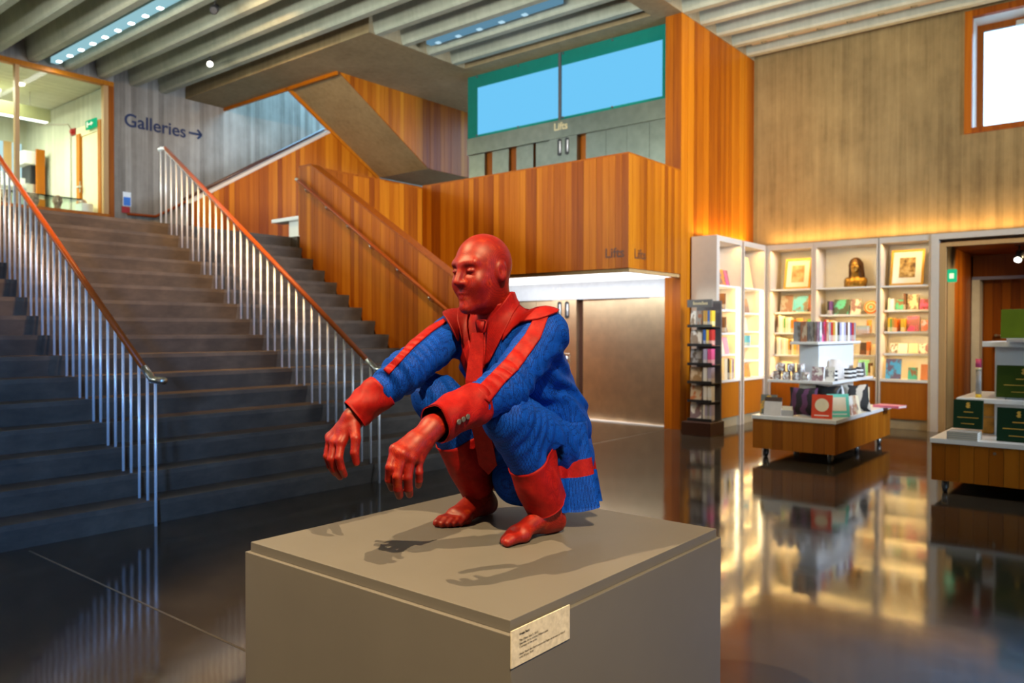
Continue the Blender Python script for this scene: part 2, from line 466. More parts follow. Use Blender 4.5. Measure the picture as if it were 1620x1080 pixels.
# ---- ceiling: slab, flat beams and ribs
ceiling = build('ceiling', B(((-14.4, -8, 6.28), (6, 8.4, 6.5)), ((-10.8, 8.4, 6.28), (6, 12.6, 6.5))), MT['conc_flat'])
tag(ceiling, 'exposed concrete ceiling with deep parallel ribs', kind='structure')
def flat(lo, hi):
    return build('flat_beam', B((lo, hi)), MT['conc_flat'], ceiling)
flat((-14.2, 7.62, ZC), (-8.95, 8.40, 6.28))
flat((-10.8, 8.40, ZC), (-8.95, 12.35, 6.28))
flat((-8.95, 9.68, ZC), (XT, 12.35, 6.28))
flat((-5.45, 7.62, ZC), (XT, 9.68, 6.28))
def rib(y, x0, x1):
    bm = bmesh.new()
    prism(bm, [(y - 0.050, ZC), (y + 0.050, ZC), (y + 0.075, ZC + 0.03), (y + 0.16, 6.28), (y - 0.16, 6.28), (y - 0.075, ZC + 0.03)], 'x', x0, x1)
    return build('rib', bm, MT['conc_rib'], ceiling)
for k in range(-9, 6): rib(4.47 + 0.545 * k, XL, 6)
for k in range(6, 10): rib(4.47 + 0.545 * k + 0.05, -8.95, -5.45)
for k in range(6, 15): rib(4.47 + 0.545 * k, XT, 6)

# ---- enclosing walls out of view
wall_front = None
def _wall(name, label, *boxes, mat):
    o = build(name, B(*boxes), mat); return tag(o, label, kind='structure')
_wall('wall_front', 'plain wall behind the viewpoint', ((-14.5, -8.3, 0), (6, -8.0, 6.4)), mat=MT['conc_flat'])
_wall('wall_right', 'side wall with a wide glazed opening', ((6.0, -8.3, 0), (6.3, 2.0, 6.4)), ((6.0, 4.6, 0), (6.3, 12.9, 6.4)), ((6.0, 2.0, 3.2), (6.3, 4.6, 6.4)), ((6.0, 2.0, 0), (6.3, 4.6, 0.9)), mat=MT['conc_flat'])
# ---- left wall with the reception window
def wall(name, label, *boxes, mat):
    o = build(name, B(*boxes), mat); return tag(o, label, kind='structure')
wall_left = wall('wall_left', 'board-marked concrete wall beside the upper stairs', ((XL - 0.3, 6.29, 0), (XL, 16, 9)), ((XL - 0.3, -8, 5.70), (XL, 6.29, 6.3)), ((XL - 0.3, -8, 0), (XL, 6.29, 3.30)), mat=MT['conc_wall_y'])
wall_void = wall('wall_void', 'concrete wall closing the stairwell', ((XL, 15.8, 2.0), (-10.0, 16.0, 9)), mat=MT['conc_wall_x'])

win1 = empty('window_1', (XL, 3.0, 2.95), 'tall internal glass screen of the reception room with timber frame', kind='structure')
for lo, hi in (((XL - 0.08, -3, 5.62), (XL + 0.03, 6.29, 5.70)), ((XL - 0.08, 6.21, 3.30), (XL + 0.03, 6.29, 5.62)), ((XL - 0.14, -3, 3.30), (XL + 0.04, 6.21, 3.385))):
    build('frame_rail', B((lo, hi)), MT['cedar'], win1)
ym = 4.78
for yy in (ym, 2.6, 0.4):
    build('mullion', B(((XL - 0.07, yy - 0.03, 3.385), (XL + 0.02, yy + 0.03, 5.62))), MT['oak'], win1)
build('inner_jamb', B(((XL - 0.10, 6.13, 3.385), (XL - 0.0, 6.21, 5.62))), MT['oak'], win1)
for a, b in ((ym + 0.03, 6.13), (2.63, ym - 0.03), (0.43, 2.57)):
    build('pane', B(((XL - 0.03, a, 3.385), (XL - 0.018, b, 5.62))), MT['glass'], win1)

# reception room behind the screen
wall('wall_reception', 'pale concrete side wall of the reception room', ((-18.2, 6.3, 2.4), (XL - 0.3, 6.5, 5.7)), mat=MT['conc_room'])
wall_rb = wall('wall_reception_back', 'pale back wall of the reception room', ((-18.4, -4, 2.4), (-18.2, 6.5, 5.7)), mat=MT['conc_room'])
wall('ceiling_reception', 'plain pale ceiling of the reception room', ((-18.4, -4, 5.72), (XL - 0.3, 6.5, 5.9)), mat=MT['conc_room'])
wall('floor_reception', 'dark floor of the reception room', ((-18.4, -4, 2.4), (XL - 0.3, 6.5, 2.62)), mat=MT['conc_flat'])
win3 = empty('window_3', (-18.15, 5.0, 3.0), 'daylit window strips behind the reception counter', kind='structure')
for i in range(12):
    y0 = 6.2 - i * 0.34
    build('blind', B(((-18.19, y0 - 0.2, 3.6), (-18.17, y0, 5.2))), MT['blind_blue'] if i % 2 else MT['lamp_cool_soft'] if 'lamp_cool_soft' in MT else MT['blind_blue'], win3)
    build('blind_rail', B(((-18.19, y0 - 0.34, 3.6), (-18.12, y0 - 0.2, 5.2))), MT['oak'] if i % 3 == 0 else MT['shelf_body'], win3)
d2 = empty('door_2', (-15.0, 6.3, 2.62), 'cream door in an orange timber frame inside the reception room', kind='structure')
build('door_leaf', B(((-15.38, 6.25, 2.62), (-14.62, 6.29, 4.93))), MT['door_cream'], d2)
for lo, hi in (((-15.52, 6.2, 2.62), (-15.38, 6.3, 4.98)), ((-14.62, 6.2, 2.62), (-14.5, 6.3, 5.10))):
    build('door_jamb', B((lo, hi)), MT['cedar'], d2)
build('door_head', B(((-15.60, 6.23, 4.93), (-14.62, 6.3, 5.10))), MT['door_cream'], d2)
build('door_handle', B(((-15.42, 6.16, 3.98), (-15.30, 6.20, 4.01)), ((-15.40, 6.2, 3.9), (-15.37, 6.21, 4.1))), MT['steel'], d2)
es = empty('exit_sign', (-14.82, 6.2, 5.07), 'green exit sign above the cream door in the reception room', 'exit sign')
build('sign_plate', B(((-15.04, 6.17, 4.98), (-14.62, 6.195, 5.14))), MT['green_sign'], es)
bm = bmesh.new(); prism(bm, [(-14.97, 5.01), (-14.93, 5.01), (-14.93, 5.05), (-14.80, 5.05), (-14.80, 5.02), (-14.72, 5.06), (-14.80, 5.10), (-14.80, 5.07), (-14.93, 5.07), (-14.93, 5.11), (-14.97, 5.11)], 'y', 6.16, 6.17)
build('pictogram', bm, MT['white'], es)
al = empty('fire_alarm', (-15.85, 6.2, 5.1), 'small red alarm sounder left of the exit sign in the reception room', 'alarm')
bm = bmesh.new(); lathe(bm, [(0.05, 0), (0.06, 0.03), (0.04, 0.07), (0.02, 0.08)], (0, 0, 0), 12); bmesh.ops.transform(bm, matrix=Matrix.Translation((-15.85, 6.30, 5.1)) @ Matrix.Rotation(math.radians(90), 4, 'X'), verts=bm.verts)
build('sounder', bm, MT['red_paint'], al); build('base_plate', B(((-15.93, 6.27, 5.04), (-15.77, 6.30, 5.16))), MT['red_paint'], al)
cd = bmesh.new(); tube(cd, [(-17.6, 6.28, 5.52), (-16.1, 6.28, 5.28), (-15.98, 6.28, 5.2), (-15.97, 6.28, 2.7)], 0.012, 6)
tag(build('conduit', cd, MT['shelf_body'], None, True), 'thin grey conduit running down the reception wall', 'conduit')
pn = empty('pendant_light', (-16.0, 4.4, 5.3), 'long olive pendant light hanging in the reception room', 'pendant light')
build('housing', B(((-16.08, 2.6, 5.22), (-15.92, 5.92, 5.45)), bevel=0.01), plain('olive_metal', (0.25, 0.24, 0.10), 0.5), pn)
for yy in (3.2, 4.9, 5.6):
    bm = bmesh.new(); tube(bm, [(-16, yy, 5.44), (-16, yy, 5.73)], 0.008, 6); build('hanger', bm, MT['steel'], pn)
build('diffuser', B(((-16.06, 2.65, 5.205), (-15.94, 5.88, 5.22))), emit('pendant_glow', (1, 0.97, 0.85), 3.0), pn)
dl = 0
for (x, y) in ((-15.6, 5.3), (-16.3, 5.15), (-15.9, 4.3)):
    bm = bmesh.new(); lathe(bm, [(0.07, 0), (0.075, -0.02), (0.05, -0.03)], (x, y, 5.72), 12)
    tag(build('downlight', bm, MT['lamp_white'], None), ('round downlight nearest the right end of the reception ceiling', 'round downlight second along the reception ceiling', 'round downlight behind the mullion of the glass screen')[dl], 'downlight', 'reception downlights'); dl += 1
# counter, machine, shelf
ct = empty('reception_counter', (-17.2, 5.4, 2.62), 'white counter with pale front inside the reception room', 'counter')
build('counter_body', B(((-17.6, 3.2, 2.62), (-17.0, 6.2, 3.5))), MT['white'], ct)
build('worktop', B(((-17.65, 3.15, 3.5), (-16.95, 6.25, 3.55))), MT['steel'], ct)
sh = empty('wall_shelf', (-17.5, 5.3, 4.2), 'white slanted shelf with rows of white cups in the reception room', 'shelf')
build('shelf_board', B(((-17.85, 4.6, 4.18), (-17.35, 6.2, 4.22))), MT['white'], sh)
build('shelf_lip', B(((-17.37, 4.6, 4.22), (-17.35, 6.2, 4.36))), MT['white'], sh)
for i in range(9):
    bm = bmesh.new(); lathe(bm, [(0.03, 0), (0.045, 0.2), (0.04, 0.24), (0.03, 0.25)], (-17.5, 4.75 + i * 0.14, 4.221), 10)
    tag(build('cup_stack', bm, MT['white_lam'], None), 'white stack of cups, %s from the machine along the reception shelf' % ['ninth', 'eighth', 'seventh', 'sixth', 'fifth', 'fourth', 'third', 'second', 'first'][i], 'cups', 'cups on the reception shelf')
cm = empty('coffee_machine', (-17.3, 6.15, 3.551), 'black coffee machine with white hood on the reception counter', 'machine')
build('machine_body', B(((-17.55, 5.98, 4.22), (-17.1, 6.22, 4.60)), bevel=0.02), MT['black'], cm)
build('hood', B(((-17.58, 5.85, 4.6), (-17.05, 6.24, 4.86)), bevel=0.02), MT['white_lam'], cm)
build('drip_tray', B(((-17.55, 5.9, 3.551), (-17.05, 6.2, 4.22)), bevel=0.01), MT['steel'], cm)
build('side_panel', B(((-17.02, 6.05, 3.551), (-16.97, 6.2, 4.9))), MT['cedar'], cm)
# vitrine with heads (heads themselves are built with the sculpture tools below)
vt = empty('display_vitrine', (-14.95, 4.9, 2.62), 'low glass-topped display case behind the reception window', 'display case')
build('vitrine_plinth', B(((-15.25, 3.4, 2.62), (-14.7, 5.97, 3.22))), MT['white'], vt)
for lo, hi in (((-14.72, 3.4, 3.22), (-14.70, 5.97, 3.66)), ((-15.25, 3.4, 3.22), (-15.23, 5.97, 3.66))):
    build('vitrine_glass', B((lo, hi)), MT['glass'], vt)
build('vitrine_top', B(((-15.25, 3.4, 3.66), (-14.70, 5.97, 3.675))), MT['glass'], vt)
wb = build('white_box', B(((-15.05, 5.985, 2.62), (-14.75, 6.18, 3.62)), bevel=0.01), MT['white_lam'])
tag(wb, 'plain bright white box beyond the right end of the vitrine', 'box')

# ---- back wall with window, bookcase wall opening
wx0, wx1, wz0, wz1 = -2.07, -0.55, 4.07, 5.70
wall_back = wall('wall_back', 'tall board-marked concrete wall above the bookshop',
    ((XT - 0.3, YB, 0), (-2.26, YB + 0.5, 2.62)), ((XT - 0.3, YB, 2.62), (6, YB + 0.5, wz0)), ((XT - 0.3, YB, wz0), (wx0, YB + 0.5, 6.3)),
    ((wx1, YB, wz0), (6, YB + 0.5, 6.3)), ((wx0, YB, wz1), (wx1, YB + 0.5, 6.3)), ((1.4, YB, 0), (6, YB + 0.5, 2.62)), mat=MT['conc_wall_x'])
win2 = empty('window_2', (-1.3, YB, 4.9), 'high square window with orange timber frame in the concrete wall', kind='structure')
for lo, hi in (((wx0, YB - 0.03, wz0), (wx0 + 0.09, YB + 0.06, wz1 + 0.04)), ((wx1 - 0.09, YB - 0.03, wz0), (wx1, YB + 0.06, wz1 + 0.04)), ((wx0 + 0.09, YB - 0.03, wz0), (wx1 - 0.09, YB + 0.06, wz0 + 0.07)), ((wx0 + 0.09, YB - 0.03, wz1 - 0.05), (wx1 - 0.09, YB + 0.06, wz1 + 0.04))):
    build('frame_rail', B((lo, hi)), MT['cedar'], win2)
for lo, hi in (((wx0 + 0.05, YB + 0.06, wz0 + 0.05), (wx0 + 0.08, YB + 0.46, wz1)), ((wx1 - 0.08, YB + 0.06, wz0 + 0.05), (wx1 - 0.05, YB + 0.46, wz1)), ((wx0 + 0.08, YB + 0.06, wz1 - 0.05), (wx1 - 0.08, YB + 0.46, wz1 - 0.02)), ((wx0 + 0.08, YB + 0.06, wz0 + 0.03), (wx1 - 0.08, YB + 0.46, wz0 + 0.06))):
    build('reveal_lining', B((lo, hi)), MT['white'], win2)
for lo, hi in (((wx0 + 0.08, YB + 0.40, wz0 + 0.06), (wx0 + 0.16, YB + 0.46, wz1 - 0.05)), ((wx0 + 0.16, YB + 0.40, wz0 + 0.06), (wx1 - 0.08, YB + 0.46, wz0 + 0.13)), ((wx0 + 0.16, YB + 0.40, wz1 - 0.14), (wx1 - 0.08, YB + 0.46, wz1 - 0.05))):
    build('sash', B((lo, hi)), MT['cedar_dark'], win2)
build('pane', B(((wx0 + 0.16, YB + 0.425, wz0 + 0.13), (wx1 - 0.08, YB + 0.435, wz1 - 0.14))), MT['glass'], win2)
build('window_opener', B(((wx0 + 0.55, YB + 0.33, wz1 - 0.17), (wx0 + 1.0, YB + 0.40, wz1 - 0.10)), bevel=0.01), MT['steel'], win2)

# ---- timber boards: every board an object of its own sharing one mesh
def unit_cube():
    bm = bmesh.new(); bmesh.ops.create_cube(bm, size=1)
    es = [e for e in bm.edges]
    me = bpy.data.meshes.new('plank'); bm.to_mesh(me); bm.free(); return me
CUBES = {}
def cube_mesh(mat):
    if mat not in CUBES:
        CUBES[mat] = unit_cube(); CUBES[mat].materials.append(MT[mat])
    return CUBES[mat]

def boards(parent, axis, plane, out, a0, a1, zlo, zhi, width=0.095, mat='cedar', thick=0.02):
    """vertical boards on the plane axis=plane facing out (+1/-1); a0..a1 along the wall; zlo,zhi numbers or functions of a"""
    n = max(1, round((a1 - a0) / width)); wd = (a1 - a0) / n
    base = wloc(parent)
    fl = zlo if callable(zlo) else (lambda a: zlo)
    fh = zhi if callable(zhi) else (lambda a: zhi)
    straight = not callable(zlo) and not callable(zhi)
    for i in range(n):
        s0, s1 = a0 + i * wd + 0.0015, a0 + (i + 1) * wd - 0.0015
        t = thick + random.uniform(-0.004, 0.002)
        lo_p, hi_p = (plane, plane + out * t) if out > 0 else (plane + out * t, plane)
        if straight:
            o = bpy.data.objects.new('plank', cube_mesh(mat)); C.objects.link(o); o.parent = parent
            c = (s0 + s1) / 2
            loc = Vector(((lo_p + hi_p) / 2, c, (zlo + zhi) / 2)) if axis == 'x' else Vector((c, (lo_p + hi_p) / 2, (zlo + zhi) / 2))
            o.location = loc - base
            o.scale = (t, s1 - s0, zhi - zlo) if axis == 'x' else (s1 - s0, t, zhi - zlo)
        else:
            bm = bmesh.new()
            e = 1e-4
            poly = [(s0, fl(s0 + e)), (s1, fl(s1 - e)), (s1, fh(s1 - e)), (s0, fh(s0 + e))]
            if poly[2][1] - poly[1][1] < 0.004 and poly[3][1] - poly[0][1] < 0.004: bm.free(); continue
            poly[2] = (s1, max(poly[2][1], poly[1][1] + 0.002)); poly[3] = (s0, max(poly[3][1], poly[0][1] + 0.002))
            prism(bm, poly, axis, lo_p, hi_p)
            build('plank', bm, MT[mat], parent)

# tower
wall_tower = wall('wall_tower', 'tall timber-lined tower wall right of the lifts', ((XT - 0.25, 9.86, 0), (XT - 0.02, YB, 5.72)), mat=MT['gap'])
boards(wall_tower, 'x', XT - 0.02, 1, 9.84, YB, 0.0, 5.715)
boards(wall_tower, 'y', 9.86, -1, XT - 0.25, XT - 0.005, 0.0, 5.715, width=0.12)
# balcony
Z0, Z1 = 2.14, 3.55
wall_balcony = wall('wall_balcony', 'timber-boarded balcony front of the lift lobby', ((-8.69, 8.47, Z0), (XT - 0.02, 8.59, Z1 - 0.02)), ((XT - 0.14, 8.59, Z0), (XT - 0.02, 9.84, Z1 - 0.02)), ((-8.81, 6.45, 2.30), (-8.71, 8.59, Z1 - 0.05)), mat=MT['gap'])
boards(wall_balcony, 'y', 8.47, -1, -8.69, XT, Z0, Z1)
boards(wall_balcony, 'x', XT - 0.02, 1, 8.45, 9.835, Z0, Z1)
boards(wall_balcony, 'x', -8.71, 1, 6.45, 8.45, 0.0, lambda a: Z1 - 0.01)
for lo, hi in (((-8.69, 8.45, Z1), (XT, 8.60, Z1 + 0.02)), ((XT - 0.15, 8.60, Z1), (XT, 9.835, Z1 + 0.02)), ((-8.82, 6.45, Z1 - 0.03), (-8.69, 8.45, Z1 - 0.005))):
    build('capping', B((lo, hi)), MT['cedar'], wall_balcony)
wall('floor_lobby', 'floor slab of the upper lift lobby', ((-10.7, 8.6, 2.36), (XT - 0.15, 10.0, 2.62)), ((-10.7, 10.0, 2.36), (-9.3, 12.3, 2.62)), mat=MT['conc_flat'])
sf = empty('soffit_light', (-6.9, 9.25, 2.1), 'glowing white soffit light under the balcony before the lifts', 'ceiling light')
build('edge_trim', B(((-8.69, 8.50, 2.095), (XT - 0.02, 8.56, 2.14)), ((XT - 0.08, 8.56, 2.095), (XT - 0.02, 9.84, 2.14))), MT['oak'], sf)
build('luminous_panel', B(((-8.69, 8.56, 2.105), (XT - 0.08, 9.98, 2.135))), MT['soffit_white'], sf)

# ---- side wall of the main stairs
G, Rr = 0.246, 0.164
def nose(k): return -5.40 - G * (k - 1)
def stair_z(x):
    if x > nose(1): return 0.0
    return min(16, math.floor((-5.40 - x) / G + 1)) * Rr
YS = 6.37
def wtop(x):
    if x < -8.67: return 3.535
    return 3.535 + (x + 8.67) * -0.6135
wall_stairs = tag(build('wall_stairs', (lambda bm: (prism(bm, [(-8.90, 0.0), (-5.0, 0.0), (-5.0, wtop(-5.0) - 0.01), (-8.67, 3.52), (-8.90, 3.52)], 'y', YS + 0.02, YS + 0.15), bm)[1])(bmesh.new()), MT['gap']), 'sloping timber-boarded wall along the right of the main stairs', kind='structure')
boards(wall_stairs, 'y', YS + 0.02, -1, -8.90, -5.0, lambda x: max(0.0, stair_z(x) + 0.002), wtop, width=0.082)
boards(wall_stairs, 'x', -8.90, -1, YS, YS + 0.15, 2.63, 3.535, width=0.075)
bm = bmesh.new(); prism(bm, [(-8.92, 3.535), (-8.67, 3.535), (-5.0, wtop(-5.0)), (-5.0, wtop(-5.0) + 0.025), (-8.67, 3.56), (-8.92, 3.56)], 'y', YS - 0.002, YS + 0.16)
build('capping', bm, MT['cedar'], wall_stairs)
wr = empty('wall_handrail', (-7.4, YS - 0.07, 2.4), 'dark round handrail on brackets along the timber stair wall', 'handrail')
hp = [at(471, 285, 'y', YS - 0.07), at(700, 485, 'y', YS - 0.07)]
hd = hp[1] - hp[0]
bm = bmesh.new(); tube(bm, [hp[0], hp[0] + hd * 1.35], 0.022, 10); build('rail', bm, MT['rail_wood'], wr, True)
bm = bmesh.new(); tube(bm, [hp[0] - hd * 0.012, hp[0] + hd * 0.004], 0.024, 10); build('end_cap', bm, MT['steel'], wr, True)
for f in (0.06, 0.22, 0.38, 0.54, 0.72, 0.92):
    p = hp[0] + hd * f
    bm = bmesh.new(); tube(bm, [(p[0], YS + 0.001, p[2] - 0.07), (p[0], YS - 0.05, p[2] - 0.06), (p[0], YS - 0.07, p[2] - 0.02)], 0.010, 8)
    build('bracket', bm, MT['steel'], wr, True)

# ---- main stairs
st = empty('staircase', (-7.2, 2.7, 0), 'wide dark concrete staircase rising to the gallery landing', 'staircase')
for k in range(1, 17):
    x1 = nose(k); x0 = x1 - G if k < 16 else XL
    bm = bmesh.new()
    zt, zb = Rr * k, Rr * (k - 1)
    und = 0.028
    yend = YS - 0.001 if k < 16 else YS - 0.001
    if k < 16:
        prism(bm, [(x1, zt), (x1, zt - 0.035), (x1 - und, zb - 0.02), (x0 - und - 0.02, zb - 0.02), (x0 - und - 0.02, zt)], 'y', -1.5, yend)
        build('step', bm, MT['conc_stair'], st)
    else:
        prism(bm, [(x1, zt), (x1, zt - 0.035), (x1 - und, zb - 0.02), (x1 - 1.0, zb - 0.02), (x1 - 1.0, zt)], 'y', -1.5, yend)
        build('step', bm, MT['conc_stair'], st)
build('landing', B(((XL + 0.001, -7.9, 2.35), (nose(16) - 1.0, YS, ZLAND)), ((XL + 0.001, YS, 2.35), (-8.95, 8.0, ZLAND))), MT['conc_stair'], st)

def railing(y, label):
    r = empty('stair_railing', (-5.34, y, 0), label, 'railing', 'steel stair railings')
    def ztop(x): return 1.02 + (-5.40 - x) * (Rr / G)
    xs = [(-5.34, 0.0)]
    for k in range(1, 17):
        for d in (0.055, 0.178): xs.append((nose(k) - d, Rr * k))
    me = None
    for i, (x, z) in enumerate(xs):
        top = 1.0 if i == 0 else min(ztop(x) - 0.02, 3.56)
        bm = bmesh.new(); tube(bm, [(x, y, z), (x, y, top)], 0.0105, 8)
        build('baluster', bm, MT['baluster'], r, True)
    xt = -9.16
    bm = bmesh.new()
    tube(bm, [(-5.46, y, ztop(-5.46)), (xt, y, ztop(xt))], 0.024, 12)
    build('handrail', bm, MT['rail_wood'], r, True)
    bm = bmesh.new(); tube(bm, [(-5.42, y, ztop(-5.44) - 0.012), (xt, y, ztop(xt) - 0.028)], 0.012, 8)
    build('under_rail', bm, MT['baluster'], r, True)
    bm = bmesh.new(); tube(bm, [(-5.50, y, ztop(-5.50)), (-5.42, y, ztop(-5.46) - 0.02), (-5.38, y, 1.01), (-5.22, y, 1.01)], 0.026, 12)
    build('end_cap', bm, MT['oak_steel'] if 'oak_steel' in MT else MT['steel'], r, True)
    bm = bmesh.new(); tube(bm, [(xt + 0.02, y, ztop(xt + 0.02)), (xt - 0.03, y, ztop(xt)), (xt - 0.14, y, ztop(xt))], 0.024, 12)
    build('upper_return', bm, MT['baluster'], r, True)
    return r
railing(2.64, 'steel railing with orange timber handrail, nearer the camera, left of the sculpture')
railing(4.66, 'steel railing with orange timber handrail in the middle of the stairs, behind the sculpture')

# ---- upper stairs: boarded parapet, half landing, returning flight
us = empty('upper_staircase', (-12.1, 8.5, ZLAND), 'upper concrete staircase with timber parapet and sloping soffit', 'staircase')
XP, XF = -12.1, -10.7
def ptop(y): return 3.60 + (y - 6.89) * 0.605
def sof(y): return 5.72 - (y - 8.46) * 0.612
build('parapet_core', (lambda bm: (prism(bm, [(6.6, ZLAND), (10.57, ZLAND), (10.57, 4.43), (9.35, 5.05), (6.6, ptop(6.6))], 'x', XP - 0.12, XP - 0.02), bm)[1])(bmesh.new()), MT['gap'], us)
boards(us, 'x', XP - 0.02, 1, 6.6, 10.57, ZLAND, lambda y: min(ptop(y), sof(y)))
boards(us, 'x', XP - 0.02, 1, 10.57, 13.0, ZLAND, 4.42)
bm = bmesh.new(); prism(bm, [(6.6, ptop(6.6)), (9.36, ptop(9.36)), (9.36, ptop(9.36) + 0.06), (6.6, ptop(6.6) + 0.06)], 'x', XP - 0.14, XP + 0.005)
build('capping', bm, MT['shelf_body'], us)
bm = bmesh.new(); tube(bm, [(XP - 0.07, 6.5, ptop(6.5) + 0.11), (XP - 0.07, 9.25, ptop(9.25) + 0.11)], 0.028, 10); build('parapet_rail', bm, MT['dark_brown'], us, True)
bm = bmesh.new(); prism(bm, [(8.40, 5.757), (10.57, 4.43), (13.0, 4.43), (13.0, 4.75), (10.6, 4.75), (8.40, 6.2)], 'x', XP, XF - 0.02)
build('flight_soffit', bm, MT['conc_flat'], us)
bm = bmesh.new(); prism(bm, [(8.40, 5.68), (8.40, 5.757), (10.57, 4.43), (10.57, 4.36)], 'x', XP - 0.02, XP + 0.02)
build('soffit_trim', bm, MT['cedar'], us)
boards(us, 'x', XF - 0.02, 1, 8.41, 13.0, lambda y: (5.757 - (y - 8.40) * 0.6115) if y < 10.57 else 4.43, 5.72)
bm = bmesh.new(); prism(bm, [(8.40, 5.66), (8.44, 5.66), (8.44, 5.72), (8.40, 5.72)], 'x', XL, XF)
build('edge_trim', bm, MT['cedar'], us)
for i in range(11):
    z = ZLAND + Rr * (i + 1); y0 = 7.4 + i * 0.27
    build('step', B(((XL + 0.001, y0, z - Rr), (XP - 0.12, y0 + 0.32, z))), MT['conc_stair'], us)
wr2 = empty('wall_handrail', (XL + 0.08, 9, 4.5), 'dark handrail climbing the blue-lit concrete wall', 'handrail')
bm = bmesh.new(); tube(bm, [(XL + 0.07, 6.5, 3.42), (XL + 0.07, 7.0, 3.43), (XL + 0.07, 7.2, 3.54), (XL + 0.07, 12.6, 6.86)], 0.026, 10); build('rail', bm, MT['rail_wood'], wr2, True)
for yy in (7.6, 8.6, 9.6, 10.6):
    z = 3.54 + (yy - 7.2) * 0.615
    bm = bmesh.new(); tube(bm, [(XL, yy, z - 0.08), (XL + 0.05, yy, z - 0.07), (XL + 0.07, yy, z - 0.02)], 0.012, 8); build('bracket', bm, MT['steel'], wr2, True)
# rooflight over the stairwell
rl = empty('window_4', (-12.5, 12, 9), 'rooflight over the stairwell', kind='structure')
build('pane', B(((XL, 8.4, 9.0), (-10.5, 16, 9.02))), MT['glass'], rl)
build('wall_stairwell', B(((-10.7, 8.4, 6.28), (-10.5, 16, 9))), MT['conc_flat'])['kind'] = 'structure'
build('wall_stairwell', B(((-14.2, 8.25, 6.28), (-10.5, 8.4, 9))), MT['conc_flat'])['kind'] = 'structure'
# small ledge by the stair wall
lg = empty('wall_ledge', (-9.3, 6.5, ZLAND), 'small pale ledge on a white panel at the top of the stairs', 'ledge')
build('ledge_board', B(((-9.62, 6.42, 2.86), (-8.93, 6.62, 2.91)), bevel=0.005), MT['baluster'], lg)
build('ledge_panel', B(((-9.32, 6.5, ZLAND), (-8.93, 6.56, 2.86))), MT['white_lam'], lg)

# ---- lifts
xa = lambda u, v=480: at(u, v, 'y', YL)[0]
lf = empty('elevator', (-7.2, YL, 0), 'brushed steel lift doors at ground level under the balcony', 'elevator', 'steel elevator fronts')
build('header', B(((-9.25, YL - 0.02, 1.845), (XT - 0.25, YL + 0.1, 2.13))), plain('bright_header_steel', (0.62, 0.65, 0.70), 0.35, 0.3), lf)
edges = [-9.25, -8.7, -8.2, -7.75, -7.4]
for a, b in zip(edges[:-1], edges[1:]): build('door_panel', B(((a + 0.004, YL + 0.03, 0.012), (b - 0.004, YL + 0.09, 1.845))), MT['bronze_steel'], lf)
x893, x912, x955, x990, x1028, x1072 = [xa(u) for u in (882, 912, 955, 990, 1028, 1072)]
build('control_post', B(((-7.4, YL - 0.005, 0.012), (x912, YL + 0.1, 1.845))), MT['bronze_steel'], lf)
build('door_reveal', B(((x912, YL + 0.08, 0.012), (x912 + 0.07, YL + 0.12, 1.845))), MT['gap'], lf)
for a, b, dy in ((x912 + 0.07, x955, 0.07), (x955, x990, 0.05), (x990, x1028, 0.02), (x1028, XT - 0.25, -0.01)):
    build('door_panel', B(((a + 0.008, YL + dy, 0.012), (b - 0.004, YL + dy + 0.03, 1.845 if dy > 0 else 1.845))), MT['bronze_steel'], lf)
build('threshold', B(((-9.25, YL - 0.07, 0.0), (XT - 0.25, YL + 0.12, 0.012))), MT['baluster'], lf)
def slots(parent, cx, zc, y):
    for dx in (-0.072, 0.072):
        bm = bmesh.new()
        pts = [(cx + dx + 0.035 * math.cos(t), zc + s * 0.10 + 0.035 * math.sin(t)) for s, t0 in ((1, 0), (-1, math.pi)) for t in [t0 + math.pi * i / 8 for i in range(9)]]
        prism(bm, pts, 'y', y - 0.012, y)
        build('indicator_slot', bm, MT['black'], parent)
        bm = bmesh.new(); tube(bm, [(cx + dx + 0.018, y - 0.014, zc - 0.09), (cx + dx + 0.018, y - 0.014, zc + 0.09)], 0.012, 8)
        build('indicator_lens', bm, MT['baluster'], parent, True)
cxp = (xa(884) + xa(899)) / 2
slots(lf, cxp, at(899, 490, 'y', YL)[2], YL - 0.005)
p = at(897, 572, 'y', YL)
bm = bmesh.new(); box(bm, (p[0] - 0.055, YL - 0.012, p[2] - 0.13), (p[0] + 0.055, YL - 0.005, p[2] + 0.13), bevel=0.003)
build('call_panel', bm, MT['steel'], lf)
for dz in (0.06, -0.03, -0.08):
    bm = bmesh.new(); lathe(bm, [(0.026, 0), (0.026, 0.012), (0.02, 0.016)], (0, 0, 0), 12)
    bmesh.ops.transform(bm, matrix=Matrix.Translation((p[0], YL - 0.012, p[2] + dz)) @ Matrix.Rotation(math.radians(90), 4, 'X'), verts=bm.verts)
    build('call_button', bm, MT['white_lam'], lf)
p = at(894, 531, 'y', YL)
tag(build('floor_notice', B(((p[0] - 0.10, YL - 0.012, p[2] - 0.15), (p[0] + 0.06, YL - 0.006, p[2] + 0.15))), plain('pale_green_notice', (0.55, 0.66, 0.55), 0.5)), 'pale notice on the steel post between the ground floor lifts', 'notice')

